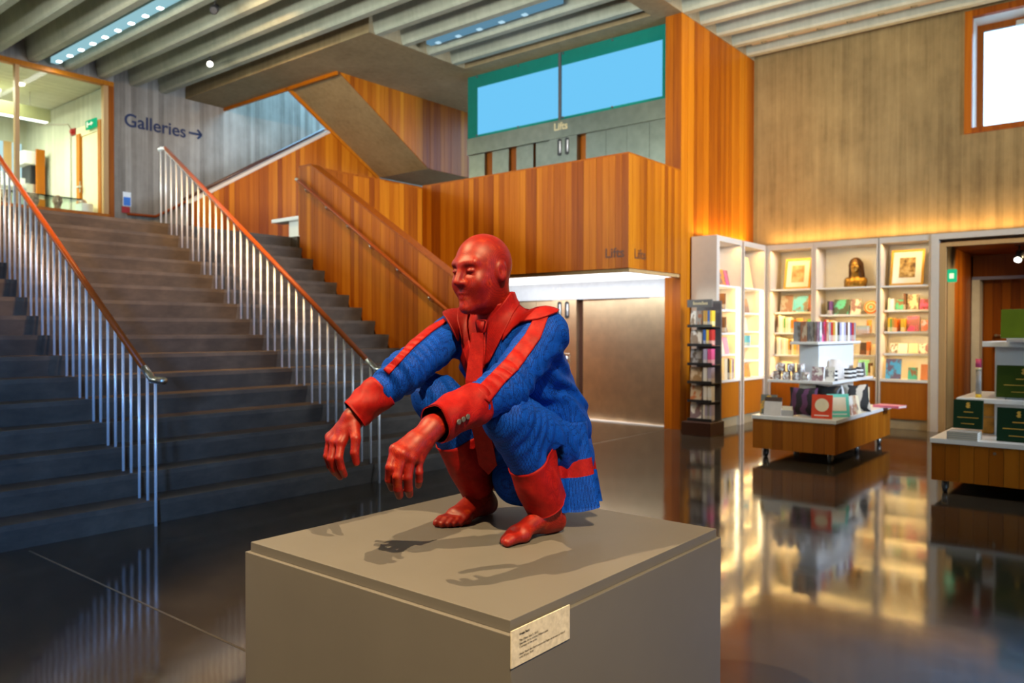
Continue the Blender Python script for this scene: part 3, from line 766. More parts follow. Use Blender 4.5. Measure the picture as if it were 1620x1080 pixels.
lu = empty('elevator', (-7.2, YL, 2.62), 'brushed steel lift doors on the upper floor below the blue glass', 'elevator', 'steel elevator fronts')
ua = lambda u, v: at(u, v, 'y', YL)
build('header', B(((-9.22, YL - 0.02, 4.38), (XT - 0.253, YL + 0.1, 4.655))), MT['dark_steel'], lu)
ed = [ua(u, 270)[0] for u in (740, 765, 777, 803, 815, 842, 846, 869, 913, 925, 957, 990, 1026)] + [XT - 0.25]
kinds = 'PRPRPRPOPPPP'
kinds = ['P', 'R', 'P', 'R', 'P', 'R', 'P', 'O', 'R', 'P', 'P', 'P', 'P']
for a, b, k in zip(ed[:-1], ed[1:], kinds):
    if k == 'R': build('door_reveal', B(((a, YL + 0.09, 2.63), (b, YL + 0.12, 4.38))), MT['cedar_dark'], lu)
    else: build('door_panel' if k == 'P' else 'control_post', B(((a, YL + (0.03 if k == 'P' else -0.005), 2.63), (b - 0.004, YL + 0.1, 4.38))), MT['dark_steel'], lu)
q = ua(892, 232)
slots(lu, (ua(884, 232)[0] + ua(899, 232)[0]) / 2, q[2], YL - 0.005)

MT['cover_glass'] = glass('anti_glare_glass', (0.95, 0.98, 0.97), 0.02)
gw = empty('window_5', (-7.2, YL, 4.66), 'backlit blue frosted glass panels above the upper lifts', kind='structure')
zt = 5.715
build('glass_band', B(((-9.22, YL, zt - 0.21), (XT - 0.253, YL + 0.03, zt)), ((-9.22, YL, 4.66), (XT - 0.253, YL + 0.03, 4.70))), MT['teal_glass'], gw)
xm0, xm1 = ua(884, 150)[0], ua(888, 150)[0]
x2 = ua(1048, 100)[0]; x3 = ua(755, 150)[0]
build('glass_band', B(((x2, YL, 4.70), (XT - 0.253, YL + 0.03, zt - 0.21)), ((-9.22, YL, 4.70), (x3, YL + 0.03, zt - 0.21))), MT['teal_glass'], gw)
build('mullion', B(((xm0, YL - 0.015, 4.66), (xm1, YL + 0.03, zt))), MT['charcoal'], gw)
build('pane', B(((x3, YL + 0.012, 4.70), (xm0, YL + 0.03, zt - 0.21))), MT['blue_pane'], gw)
build('pane', B(((xm1, YL + 0.012, 4.70), (x2, YL + 0.03, zt - 0.21))), MT['blue_pane'], gw)
for a, b in ((-9.22, xm0), (xm1, XT - 0.253)):
    build('cover_glass', B(((a + 0.002, YL - 0.012, 4.662), (b - 0.002, YL - 0.004, zt - 0.002))), MT['cover_glass'], gw)
for i in range(5):
    for z in (4.69, zt - 0.03):
        xx = -9.0 + i * 0.9
        bm = bmesh.new(); tube(bm, [(xx, YL - 0.02, z), (xx, YL + 0.005, z)], 0.016, 8); build('fixing', bm, MT['charcoal'], gw, True)
wall('wall_lift', 'plain wall behind the lift fronts', ((-9.3, YL + 0.13, 0), (XT - 0.25, YL + 0.3, 5.72)), mat=MT['conc_flat'])

# ---- doorway recess right of the bookcases
al0 = empty('door_1', (-1.3, 12.4, 0), 'dark timber-lined doorway recess right of the bookcases', kind='structure')
XA = -2.26
bm = bmesh.new()
build('recess_core', B(((XA - 0.2, 12.40, 0), (XA - 0.03, 14.6, 2.8)), ((XA - 0.2, 14.55, 0), (2, 14.8, 2.8)), ((XA - 0.2, 12.40, 2.60), (2, 14.6, 2.8)), ((1.4, 12.4, 0), (1.6, 14.6, 2.8))), MT['gap'], al0)
boards(al0, 'x', XA - 0.03, 1, 11.95, 14.2, 0.0, 2.56, width=0.12, mat='cedar_dark')
boards(al0, 'y', 14.55, -1, XA, 1.4, 0.0, 2.2, width=0.12, mat='cedar_dark')
for i in range(12):
    y0 = 12.0 + i * 0.21
    build('ceiling_board', B(((XA - 0.03, y0, 2.56), (1.4, y0 + 0.205, 2.575))), MT['cedar_dark'], al0)
build('lining_header', B(((XA, 14.3, 2.2), (1.4, 14.55, 2.56))), MT['cedar_dark'], al0)
build('door_rail', B(((XA, 14.22, 2.17), (1.4, 14.30, 2.22))), plain('blue_grey_trim', (0.22, 0.23, 0.34), 0.4), al0)
build('door_jamb', B(((XA, 14.2, 0), (XA + 0.11, 14.5, 2.17))), plain('pale_jamb', (0.60, 0.60, 0.52), 0.4), al0)
for z in (1.30, 1.12):
    bm = bmesh.new(); tube(bm, [(XA + 0.30, 14.53, z), (XA + 0.30, 14.46, z)], 0.022, 8); tube(bm, [(XA + 0.28, 14.47, z), (XA + 0.40, 14.47, z)], 0.012, 8)
    build('door_handle', bm, MT['steel'], al0, True)
tr = empty('trim_1', (-2.3, 11.88, 0), 'pale frame around the doorway recess', kind='structure')
build('post', B(((-2.37, 11.86, 0), (-2.28, 12.35, 2.60))), MT['shelf_body'], tr)
build('architrave', B(((-2.28, 11.90, 0), (-2.20, 11.97, 2.55)), ((-2.20, 11.90, 2.50), (1.5, 11.97, 2.555))), MT['oak'], tr)
build('top_beam', B(((-2.37, 11.86, 2.60), (1.6, 12.35, 2.675))), MT['shelf_body'], tr)
e2 = empty('exit_sign', (XA, 12.7, 2.1), 'round-ended green exit light on the timber recess wall', 'exit sign')
pe = at(1505, 436, 'x', XA + 0.05)
bm = bmesh.new(); box(bm, (XA, pe[1] - 0.02, pe[2] - 0.09), (XA + 0.12, pe[1] + 0.02, pe[2] + 0.09), bevel=0.015)
build('sign_plate', bm, MT['green_sign'], e2)
build('pictogram', B(((XA + 0.03, pe[1] - 0.026, pe[2] - 0.04), (XA + 0.085, pe[1] - 0.0205, pe[2] + 0.03))), emit('exit_pictogram', (0.75, 1.0, 0.55), 1.2), e2)
bm = bmesh.new(); box(bm, (XA - 0.005, pe[1] + 0.22, pe[2] - 0.045), (XA + 0.05, pe[1] + 0.50, pe[2] + 0.03), bevel=0.01)
tag(build('alarm_box', bm, MT['red_paint']), 'small dark red alarm box beside the exit light in the recess', 'alarm')

# ---- ceiling lamps
MT['tray_lit'] = emit('glowing_light_tray', (0.30, 0.55, 0.62), 0.85)  # lamp light on the housing put into its material as glow
MT['tray_dim2'] = emit('dim_lamp', (0.45, 0.70, 0.85), 0.9)  # glow put into lamps that are off
MT['tray_dim'] = emit('dim_light_tray', (0.16, 0.36, 0.52), 0.6)  # glow put into the housing of the unlit strip
def strip_light(x0, x1, y, z, label, lit):
    s = empty('strip_light', ((x0 + x1) / 2, y, z), label, 'strip light', 'strip lights between the ceiling ribs')
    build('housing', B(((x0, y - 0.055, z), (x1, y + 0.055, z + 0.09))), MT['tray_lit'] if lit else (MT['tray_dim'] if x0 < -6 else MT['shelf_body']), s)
    n = int((x1 - x0) / 0.42)
    for i in range(n):
        xc = x0 + 0.2 + i * 0.42
        bm = bmesh.new(); box(bm, (xc - 0.04, y - 0.035, z - 0.02), (xc + 0.04, y + 0.035, z), bevel=0.008)
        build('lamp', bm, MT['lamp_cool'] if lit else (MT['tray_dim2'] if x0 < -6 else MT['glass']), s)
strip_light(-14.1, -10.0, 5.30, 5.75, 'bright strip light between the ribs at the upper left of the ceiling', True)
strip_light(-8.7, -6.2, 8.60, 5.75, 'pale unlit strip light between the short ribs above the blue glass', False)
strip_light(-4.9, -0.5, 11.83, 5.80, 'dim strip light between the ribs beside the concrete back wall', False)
def spot_fix(x, y, z, aim, label, lit):
    s = empty('ceiling_spotlight', (x, y, z), label, 'spotlight', 'ceiling spotlights')
    bm = bmesh.new(); tube(bm, [(x, y, z + 0.14), (x, y, z)], 0.012, 8); build('stem', bm, MT['black'], s, True)
    d = (Vector(aim) - Vector((x, y, z))).normalized(); p0 = Vector((x, y, z))
    bm = bmesh.new(); tube(bm, [p0 - d * 0.07, p0 + d * 0.09], 0.055, 14); build('lamp_body', bm, MT['black'], s, True)
    bm = bmesh.new(); tube(bm, [p0 + d * 0.088, p0 + d * 0.096], 0.045, 14); build('lens', bm, MT['lamp_white'] if lit else MT['charcoal'], s)
    build('fixing_plate', B(((x - 0.05, y - 0.05, z + 0.14), (x + 0.05, y + 0.05, z + 0.155))), MT['black'], s)
spot_fix(-9.7, 5.62, 5.62, (-8.6, 4.6, 4.6), 'black ceiling spotlight nearest the top edge, lamp facing down', False)
spot_fix(-11.72, 6.70, 5.62, (-8, 4.6, 3.4), 'lit ceiling spotlight shining beside the flat concrete beam', True)
spot_fix(-1.48, 12.9, 2.41, (-1.6, 12.0, 1.6), 'black spotlight with glowing lens under the recess ceiling', True)

# ---- lettering
def text(name, body, size, origin, xdir, ydir, mat, parent=None, align='LEFT', extrude=0.002, bold=0.0):
    cu = bpy.data.curves.new(name, 'FONT'); cu.body = body; cu.size = size; cu.align_x = align; cu.extrude = extrude; cu.offset = bold
    o = bpy.data.objects.new(name, cu); C.objects.link(o)
    dg = bpy.context.evaluated_depsgraph_get(); dg.update()
    me = bpy.data.meshes.new_from_object(o.evaluated_get(dg))
    bpy.data.objects.remove(o); bpy.data.curves.remove(cu)
    X = Vector(xdir).normalized(); Y = Vector(ydir).normalized(); Z = X.cross(Y)
    base = wloc(parent) if parent is not None else Vector((0, 0, 0))
    mt = Matrix(((X.x, Y.x, Z.x, 0), (X.y, Y.y, Z.y, 0), (X.z, Y.z, Z.z, 0), (0, 0, 0, 1)))
    me.transform(mt)
    me.materials.clear()
    ob = link(name, me, parent, mat)
    ob.location = Vector(origin) - base
    return ob
gt = text('wall_lettering', 'Galleries', 0.42, (XL + 0.006, 6.47, 4.99), (0, 1, 0), (0, 0, 1), MT['navy'], bold=0.006)
tag(gt, 'dark blue word Galleries with arrow on the concrete wall', 'lettering')
w0 = max(v.co.y for v in gt.data.vertices)
sc = (7.62 - 6.47) / w0; gt.scale = (1, sc, sc)
bm = bmesh.new(); yy = 7.68; zz = 5.10
box(bm, (XL + 0.004, yy, zz - 0.02), (XL + 0.009, yy + 0.25, zz + 0.02))
for s in (1, -1):
    box(bm, (XL + 0.004, -0.12, -0.02), (XL + 0.009, 0.0, 0.02), mat=Matrix.Translation((0, yy + 0.26, zz)) @ Matrix.Rotation(math.radians(45 * s), 4, 'X'))
build('arrow', bm, MT['navy'], gt)
gt_arrow = bpy.data.objects.get('arrow')
gt_arrow.scale = (1, 1 / sc, 1 / sc); gt_arrow.location = (0, 0, 0)
me = gt_arrow.data
for nm, u, v, mat, sz in (('Lifts', 876, 207, 'silver_letter', 0.20),):
    p0 = at(u, v, 'y', YL - 0.021)
    tag(text('lift_lettering', 'Lifts', sz * 0.8, p0, (1, 0, 0), (0, 0, 1), MT[mat], bold=0.003), 'pale word Lifts on the steel header of the upper lifts', 'lettering')
p0 = at(874, 466, 'y', YL - 0.021)
tag(text('lift_lettering', 'Lifts', 0.16, p0, (1, 0, 0), (0, 0, 1), MT['white'], bold=0.002), 'white word Lifts on the bright header of the ground floor lifts', 'lettering')
p0 = at(957, 408, 'y', 8.45)
tag(text('lift_lettering', 'Lifts', 0.17, (p0[0], 8.447, p0[2]), (1, 0, 0), (0, 0, 1), MT['faint_letter'], bold=0.002), 'faint dark word Lifts on the long balcony front', 'lettering')
p0 = at(1003, 408, 'x', XT)
tag(text('lift_lettering', 'Lifts', 0.17, (XT + 0.003, p0[1], p0[2]), (0, 1, 0), (0, 0, 1), MT['faint_letter'], bold=0.002), 'faint dark word Lifts on the short balcony side', 'lettering')
nt = empty('safety_notice', (XL + 0.005, 6.62, 3.55), 'small white and blue notice over a red strip on the concrete wall', 'notice')
pa, pb = at(194, 303, 'x', XL), at(207, 327, 'x', XL)
build('notice_plate', B(((XL, pa[1], pb[2]), (XL + 0.01, pb[1], pa[2]))), MT['white_lam'], nt)
build('blue_field', B(((XL + 0.01, pa[1] + 0.01, pb[2] + 0.01), (XL + 0.014, pb[1] - 0.01, pb[2] + 0.16))), MT['blue_notice'], nt)
build('red_strip', B(((XL, pa[1] - 0.02, pb[2] - 0.12), (XL + 0.01, pb[1] - 0.02, pb[2] - 0.01))), MT['red_paint'], nt)

# ------------------------------------------------------------------ plinth and caption
px0, px1, py0, py1, pz = -2.222, -1.153, 1.404, 2.509, 0.68
pl = empty('plinth', ((px0 + px1) / 2, (py0 + py1) / 2, 0), 'large matt grey display plinth with a recessed top edge', 'plinth')
build('plinth_body', B(((px0 - 0.012, py0 - 0.012, 0), (px1 + 0.012, py1 + 0.012, pz - 0.030)), bevel=0.002), MT['plinth'], pl)
build('plinth_top', B(((px0, py0, pz - 0.030), (px1, py1, pz)), bevel=0.0015), MT['plinth'], pl)
cx1 = px1 + 0.012
c0, c1 = at(809, 999, 'x', cx1 + 0.003), at(901.5, 957, 'x', cx1 + 0.003)
cb = at(809, 1058, 'x', cx1 + 0.003)
cap = empty('caption_card', (cx1, (c0[1] + c1[1]) / 2, c0[2]), 'mottled paper caption card with black text on the plinth side', 'caption')
build('card', B(((cx1, c0[1], cb[2]), (cx1 + 0.003, c1[1], c0[2]))), MT['paper'], cap)
Hc = c0[2] - cb[2]; Wc = c1[1] - c0[1]
for ln, row, bold in (('Hetain Patel', 0.20, 0.00035), ('The Other Suit 2, 2015', 0.37, 0.0), ('Spandex, lycra, cotton, Milliput paint', 0.46, 0.0), ('Courtesy of the artist', 0.55, 0.0), ("Hetain Patel's film Don't Look at the Finger can be seen on floor 0", 0.74, 0.0), ('until 28 July 2018', 0.83, 0.0)):
    t = text('caption_line', ln, Hc * 0.088, (cx1 + 0.0034, c0[1] + Wc * 0.125, c0[2] - Hc * row), (0, 1, 0), (0, 0, 1), MT['ink'], cap, extrude=0.0001, bold=bold)
    wd = max(v.co.y for v in t.data.vertices)
    lim = Wc * 0.78
    if wd > lim: t.scale = (1, lim / wd, 1)

# ------------------------------------------------------------------ signed distance tools
def smin(a, b, k):
    h = np.clip(0.5 + 0.5 * (b - a) / k, 0, 1)
    return b * (1 - h) + a * h - k * h * (1 - h)
def rcone(P, a, b, ra, rb):
    a = np.asarray(a, float); b = np.asarray(b, float)
    ab = b - a; t = np.clip(((P - a) @ ab) / (ab @ ab), 0, 1)
    d = P - a - t[..., None] * ab
    return np.sqrt((d * d).sum(-1)) - (ra + (rb - ra) * t)
def ell(P, c, r, R=None):
    d = P - np.asarray(c, float)
    if R is not None: d = d @ R
    q = d / np.asarray(r, float)
    k0 = np.sqrt((q * q).sum(-1)); k1 = np.sqrt(((q / np.asarray(r, float)) ** 2).sum(-1)) + 1e-9
    return k0 * (k0 - 1) / k1
def rotm(ax, deg):
    return np.array(Matrix.Rotation(math.radians(deg), 3, ax))

def surface_net(fn, lo, hi, h):
    lo = np.asarray(lo, float); n = np.ceil((np.asarray(hi, float) - lo) / h).astype(int) + 1
    ax = [lo[i] + h * np.arange(n[i]) for i in range(3)]
    X, Y, Z = np.meshgrid(*ax, indexing='ij')
    F = fn(np.stack([X, Y, Z], -1))
    ins = F < 0
    cnt = np.zeros(n - 1); acc = np.zeros(tuple(n - 1) + (3,))
    cs = [(i, j, k) for i in (0, 1) for j in (0, 1) for k in (0, 1)]
    sl = lambda c: tuple(slice(c[d], n[d] - 1 + c[d]) for d in range(3))
    for c in cs:
        for d in range(3):
            if c[d]: continue
            e = list(c); e[d] = 1
            a, b = F[sl(c)], F[sl(e)]
            m = (a < 0) != (b < 0)
            t = np.where(m, a / np.where(np.abs(a - b) < 1e-12, 1e-12, a - b), 0)
            for q in range(3):
                acc[..., q] += np.where(m, c[q] + (t if q == d else 0), 0)
            cnt += m
    act = cnt > 0
    idx = -np.ones(tuple(n - 1), int); idx[act] = np.arange(act.sum())
    cell = np.stack(np.nonzero(act), -1)
    V = lo + h * (cell + acc[act] / cnt[act][:, None])
    quads = []
    for d in range(3):
        u, v = (d + 1) % 3, (d + 2) % 3
        s0 = [slice(1, n[q] - 1) for q in range(3)]; s0[d] = slice(0, n[d] - 1)
        s1 = list(s0); s1[d] = slice(1, n[d])
        a, b = ins[tuple(s0)], ins[tuple(s1)]
        for m, flip in ((a & ~b, False), (~a & b, True)):
            w_ = np.stack(np.nonzero(m), -1)
            w_ = w_ + np.array([0 if q == d else 1 for q in range(3)])
            def cid(du, dv):
                p = w_.copy(); p[:, u] -= du; p[:, v] -= dv
                return idx[p[:, 0], p[:, 1], p[:, 2]]
            q4 = np.stack([cid(1, 1), cid(0, 1), cid(0, 0), cid(1, 0)], -1)
            if flip: q4 = q4[:, ::-1]
            quads.append(q4)
    return V, np.concatenate(quads)

def mesh_np(name, V, Q, mats, parent=None, smooth=True, loc=None):
    me = bpy.data.meshes.new(name)
    base = np.array(wloc(parent)) if parent is not None else np.zeros(3)
    me.from_pydata((np.asarray(V) - base).tolist(), [], np.asarray(Q).tolist()); me.update()
    if smooth: me.polygons.foreach_set('use_smooth', [True] * len(me.polygons))
    return link(name, me, parent, mats)

def relax(V, Q, it=2, f=0.5):
    V = V.copy(); n = len(V)
    e = np.concatenate([Q[:, [0, 1]], Q[:, [1, 2]], Q[:, [2, 3]], Q[:, [3, 0]]])
    for _ in range(it):
        s = np.zeros_like(V); c = np.zeros(n)
        for a, b in ((0, 1), (1, 0)):
            np.add.at(s, e[:, a], V[e[:, b]]); np.add.at(c, e[:, a], 1)
        V += f * (s / np.maximum(c, 1)[:, None] - V)
    return V

def vnoise(P, seed=0):
    """cheap smooth noise from summed sines"""
    r = np.random.RandomState(seed); out = 0
    for i in range(6):
        d = r.normal(size=3); d /= np.linalg.norm(d)
        out = out + np.sin((P @ d) * (1 + 0.35 * i) + r.uniform(0, 6.28))
    return out / 6

# ------------------------------------------------------------------ crouching mannequin sculpture (a plain figure facing -Y)
SX = -1.72
J = dict(
    shL=(-1.545, 2.06, 1.345), elL=(-1.55, 1.865, 1.175), wrL=tuple(atd(692, 668, 2.20)),
    shR=(-1.905, 2.01, 1.345), elR=tuple(atd(640, 588, 2.50)), wrR=tuple(atd(563, 652, 2.44)),
    hipL=(-1.625, 2.28, 0.915), hipR=(-1.815, 2.28, 0.915),
    knL=(-1.555, 1.885, 1.085), knR=(-1.89, 1.90, 1.125),
    anL=(-1.553, 2.075, 0.775), anR=(-1.895, 2.125, 0.775),
)
J = {k: np.array(v, float) for k, v in J.items()}
HC = np.array([-1.722, 1.945, 1.535])       # head centre
HTILT = rotm('Z', -4) @ rotm('X', 8)
HS = 1.06

def head_sdf(P, ears=True):
    q = (P - HC) @ HTILT / HS
    X, Y, Z = q[..., 0], q[..., 1], q[..., 2]
    m = np.stack([np.abs(X), Y, Z], -1)
    d = ell(q, (0, 0.015, 0.035), (0.078, 0.098, 0.092))
    d = smin(d, ell(q, (0, -0.022, -0.050), (0.060, 0.068, 0.070)), 0.05)
    d = smin(d, ell(m, (0.034, -0.060, -0.020), (0.026, 0.022, 0.024)), 0.03)        # cheek bones
    d = smin(d, rcone(m, (0.0, -0.084, 0.040), (0.042, -0.068, 0.042), 0.011, 0.010), 0.02)  # brow
    d = -smin(-d, ell(m, (0.033, -0.098, 0.020), (0.020, 0.020, 0.012)), 0.016)      # sockets
    d = smin(d, ell(m, (0.031, -0.074, 0.019), (0.0150, 0.0125, 0.0085)), 0.004)     # closed lids
    d = smin(d, rcone(q, (0, -0.084, 0.030), (0, -0.108, -0.012), 0.008, 0.0115), 0.014)     # nose
    d = smin(d, ell(m, (0.011, -0.096, -0.016), (0.008, 0.010, 0.007)), 0.008)
    d = smin(d, ell(q, (0, -0.084, -0.047), (0.022, 0.010, 0.0065)), 0.006)          # lips
    d = smin(d, ell(q, (0, -0.083, -0.060), (0.019, 0.010, 0.0070)), 0.006)
    d = smin(d, ell(q, (0, -0.078, -0.094), (0.024, 0.018, 0.018)), 0.025)           # chin
    if ears:
        d = smin(d, ell(m, (0.079, 0.010, 0.005), (0.010, 0.020, 0.031), None), 0.012)
        d = -smin(-d, ell(m, (0.090, 0.004, 0.008), (0.008, 0.011, 0.018)), 0.006)
    return d * HS
NECK0 = HC + HTILT @ np.array([0, 0.035, -0.05]); NECK1 = np.array([-1.722, 2.06, 1.34])
def head_neck(P):
    return smin(head_sdf(P), rcone(P, NECK0, NECK1, 0.058, 0.064), 0.03)

def hand_sdf(P, wrist, fore, fingers, thumb, rw):
    d = rcone(P, fore, wrist, rw, rw * 0.88)
    kn = [f[0] for f in fingers]
    palm = None
    for kpt in kn:
        c = rcone(P, wrist, kpt, rw * 0.80, 0.0150)
        palm = c if palm is None else smin(palm, c, 0.014)
    for a, b in zip(kn[:-1], kn[1:]):
        palm = smin(palm, rcone(P, a, b, 0.0145, 0.0135), 0.010)
        mida, midb = (np.array(a) + wrist) / 2, (np.array(b) + wrist) / 2
        palm = smin(palm, rcone(P, mida, midb, 0.017, 0.016), 0.014)
    d = smin(d, palm, 0.02)
    for f, r in zip(fingers, (0.0125, 0.0132, 0.0127, 0.0108)):
        fd = smin(rcone(P, f[0], f[1], r * 1.08, r), rcone(P, f[1], f[2], r * 1.04, r * 0.93), 0.003)
        fd = smin(fd, rcone(P, f[2], f[3], r * 0.96, r * 0.80), 0.003)
        d = smin(d, fd, 0.0045)
    t = thumb
    td = smin(rcone(P, t[0], t[1], 0.019, 0.0155), rcone(P, t[1], t[2], 0.0150, 0.0132), 0.004)
    td = smin(td, rcone(P, t[2], t[3], 0.0135, 0.0105), 0.004)
    return smin(d, td, 0.012)
A = atd
fingL = [[A(625, 711, 2.105), A(617, 739, 2.085), A(616, 759, 2.10), A(620, 772, 2.115)],
         [A(637, 718, 2.095), A(628, 753, 2.080), A(629, 773, 2.095), A(632, 784, 2.11)],
         [A(650, 724, 2.105), A(645, 755, 2.095), A(646, 773, 2.11), A(648, 782, 2.125)],
         [A(662, 727, 2.135), A(663, 747, 2.125), A(663, 760, 2.135), A(662, 768, 2.15)]]
thumbL = [A(668, 690, 2.235), A(646, 714, 2.215), A(638, 738, 2.195), A(636, 756, 2.18)]
fingR = [[A(540, 700, 2.395), A(536, 724, 2.375), A(540, 740, 2.385), A(545, 751, 2.40)],
         [A(530, 699, 2.415), A(524, 726, 2.395), A(530, 743, 2.405), A(538, 754, 2.42)],
         [A(524, 696, 2.445), A(518, 721, 2.435), A(523, 737, 2.445), A(530, 748, 2.46)],
         [A(522, 691, 2.475), A(518, 713, 2.475), A(521, 727, 2.485), A(526, 737, 2.495)]]
thumbR = [A(560, 676, 2.41), A(563, 694, 2.385), A(561, 716, 2.375), A(564, 732, 2.38)]
def handL(P): return hand_sdf(P, A(684, 676, 2.19), J['wrL'] * 0.4 + J['elL'] * 0.6, fingL, thumbL, 0.034)
def handR(P): return hand_sdf(P, A(559, 662, 2.44), J['wrR'] * 0.4 + J['elR'] * 0.6, fingR, thumbR, 0.034)

def foot_sdf(P, heel, toe, ank, side, z0=0.68):
    heel = np.array([heel[0], heel[1], 0]); toe = np.array([toe[0], toe[1], 0])
    f = (toe - heel); L = np.linalg.norm(f); f /= L; s = np.array([f[1], -f[0], 0]) * side   # s points to the big toe
    def p(a, b, z): q = heel + f * a * L + s * b; q = q.copy(); q[2] = z0 + z; return q
    d = rcone(P, p(0.10, 0, 0.034), p(0.26, 0, 0.036), 0.034, 0.033)
    d = smin(d, rcone(P, p(0.16, 0, 0.06), ank, 0.034, 0.042), 0.03)
    d = smin(d, rcone(P, p(0.25, 0.004, 0.075), p(0.68, 0.012, 0.032), 0.036, 0.026), 0.03)
    d = smin(d, rcone(P, p(0.25, -0.008, 0.045), p(0.68, -0.020, 0.022), 0.030, 0.022), 0.025)
    d = smin(d, rcone(P, p(0.70, 0.025, 0.024), p(0.68, -0.030, 0.018), 0.024, 0.018), 0.02)
    for b, a1, r in ((0.030, 0.955, 0.0165), (0.010, 0.94, 0.0135), (-0.007, 0.90, 0.0125), (-0.022, 0.85, 0.0118), (-0.035, 0.79, 0.011)):
        d = smin(d, smin(rcone(P, p(0.70, b * 0.9, 0.022), p(a1 - 0.07, b, 0.021), r * 1.1, r), rcone(P, p(a1 - 0.07, b, 0.021), p(a1, b, r * 0.9), r, r * 0.9), 0.004), 0.006)
    d = np.maximum(d, (z0 + 0.001) - P[..., 2])
    return d
hL, tL = at(884, 836, 'z', 0.68), at(800, 858, 'z', 0.68)
def footL(P): return foot_sdf(P, (-1.545, 2.155), (-1.585, 1.868), J['anL'], -1)
def footR(P): return foot_sdf(P, (-1.893, 2.205), (-1.868, 1.905), J['anR'], 1)

def core(P):
    d = rcone(P, (SX, 2.30, 0.93), (SX, 2.12, 1.22), 0.11, 0.12)
    d = smin(d, rcone(P, J['shL'], J['shR'], 0.05, 0.05), 0.05)
    for s in 'LR':
        d = np.minimum(d, rcone(P, J['sh' + s], J['el' + s], 0.042, 0.036)); d = np.minimum(d, rcone(P, J['el' + s], J['wr' + s], 0.036, 0.028))
        d = np.minimum(d, rcone(P, J['hip' + s], J['kn' + s], 0.06, 0.045)); d = np.minimum(d, rcone(P, J['kn' + s], J['an' + s], 0.045, 0.034))
    return d

fig = empty('figure_sculpture', (SX, 2.05, 0.68), 'life-size crouching red mannequin in a blue and red suit on the plinth', 'sculpture')
Vs, Qs, off = [], [], 0
for fn, lo, hi, h in ((head_neck, HC - (0.13, 0.16, 0.24), HC + (0.13, 0.19, 0.17), 0.0038),
                      (handL, np.min(np.array(sum(fingL, []) + thumbL), 0) - 0.05, np.max(np.array([J['wrL']] + sum(fingL, []) + thumbL), 0) + (0.09, 0.13, 0.09), 0.0030),
                      (handR, np.min(np.array(sum(fingR, []) + thumbR), 0) - 0.05, np.max(np.array([J['wrR']] + sum(fingR, []) + thumbR), 0) + (0.09, 0.13, 0.09), 0.0030),
                      (footL, (-1.70, 1.80, 0.665), (-1.44, 2.22, 0.86), 0.0040), (footR, (-2.02, 1.84, 0.665), (-1.76, 2.28, 0.86), 0.0040),
                      (core, (-2.15, 1.45, 0.74), (-1.40, 2.48, 1.44), 0.014)):
    V, Q = surface_net(fn, lo, hi, h); V = relax(V, Q, 2, 0.4)
    Vs.append(V); Qs.append(Q + off); off += len(V)
body = mesh_np('body', np.concatenate(Vs), np.concatenate(Qs), MT['red_skin'], fig)
body['label'] = 'red figure with bare hands and feet'

# ---- clothes
def folds(P, c, axis, freq, amp, rad, seed=0):
    """wrinkles running across axis, fading with distance from c"""
    a = np.asarray(axis, float); a /= np.linalg.norm(a)
    dd = P - np.asarray(c, float); r2 = (dd * dd).sum(-1)
    ph = dd @ a * freq + 1.6 * vnoise(P * 16, seed) * 2
    return amp * np.sin(ph) * np.exp(-r2 / (rad * rad))
CUFL = J['elL'] + (J['wrL'] - J['elL']) * 0.42
CUFR = J['elR'] + (J['wrR'] - J['elR']) * 0.44
def jacket(P):
    d = ell(P, (SX, 2.26, 1.03), (0.185, 0.165, 0.24), rotm('X', 22))
    d = smin(d, ell(P, (SX, 2.105, 1.235), (0.195, 0.155, 0.165), rotm('X', 28)), 0.10)
    d = smin(d, rcone(P, (-1.56, 2.075, 1.335), (-1.885, 2.03, 1.335), 0.066, 0.066), 0.07)
    for s, ra, rb, rc in (('L', 0.075, 0.068, 0.056), ('R', 0.073, 0.060, 0.052)):
        d = smin(d, rcone(P, J['sh' + s], J['el' + s], ra, rb), 0.035)
        d = smin(d, rcone(P, J['el' + s], J['el' + s] + (J['wr' + s] - J['el' + s]) * 0.62, rb * 1.0, rc), 0.03)
    d = d + folds(P, J['elL'], J['wrL'] - J['shL'], 150, 0.0065, 0.12, 1) + folds(P, J['elR'], J['wrR'] - J['shR'], 150, 0.007, 0.13, 2)
    d = d + folds(P, J['shL'] + (0, 0.02, -0.13), (0.2, 0.3, 1), 95, 0.006, 0.13, 3) + folds(P, J['shR'] + (0, 0.0, -0.1), (0.2, 0.3, 1), 95, 0.006, 0.12, 4)
    d = d + folds(P, (SX + 0.1, 2.3, 1.05), (0.1, 0.5, 1), 70, 0.007, 0.2, 5)
    d = d + 0.0022 * vnoise(P * 45, 6)
    for s in 'LR':   # sleeve ends cut clean
        ax = (J['wr' + s] - J['el' + s]); ax = ax / np.linalg.norm(ax)
        c = J['el' + s] + (J['wr' + s] - J['el' + s]) * 0.52
        cut = (P - c) @ ax
        near = np.sqrt(((P - c) ** 2).sum(-1)) < 0.14
        d = np.where(near, np.maximum(d, cut), d)
    return d
V, Q = surface_net(jacket, (-2.22, 1.58, 0.78), (-1.40, 2.50, 1.45), 0.0062)
V = relax(V, Q, 1, 0.5)
jk = mesh_np('jacket', V, Q, MT['blue_knit'], fig); jk['label'] = 'blue knitted jacket'

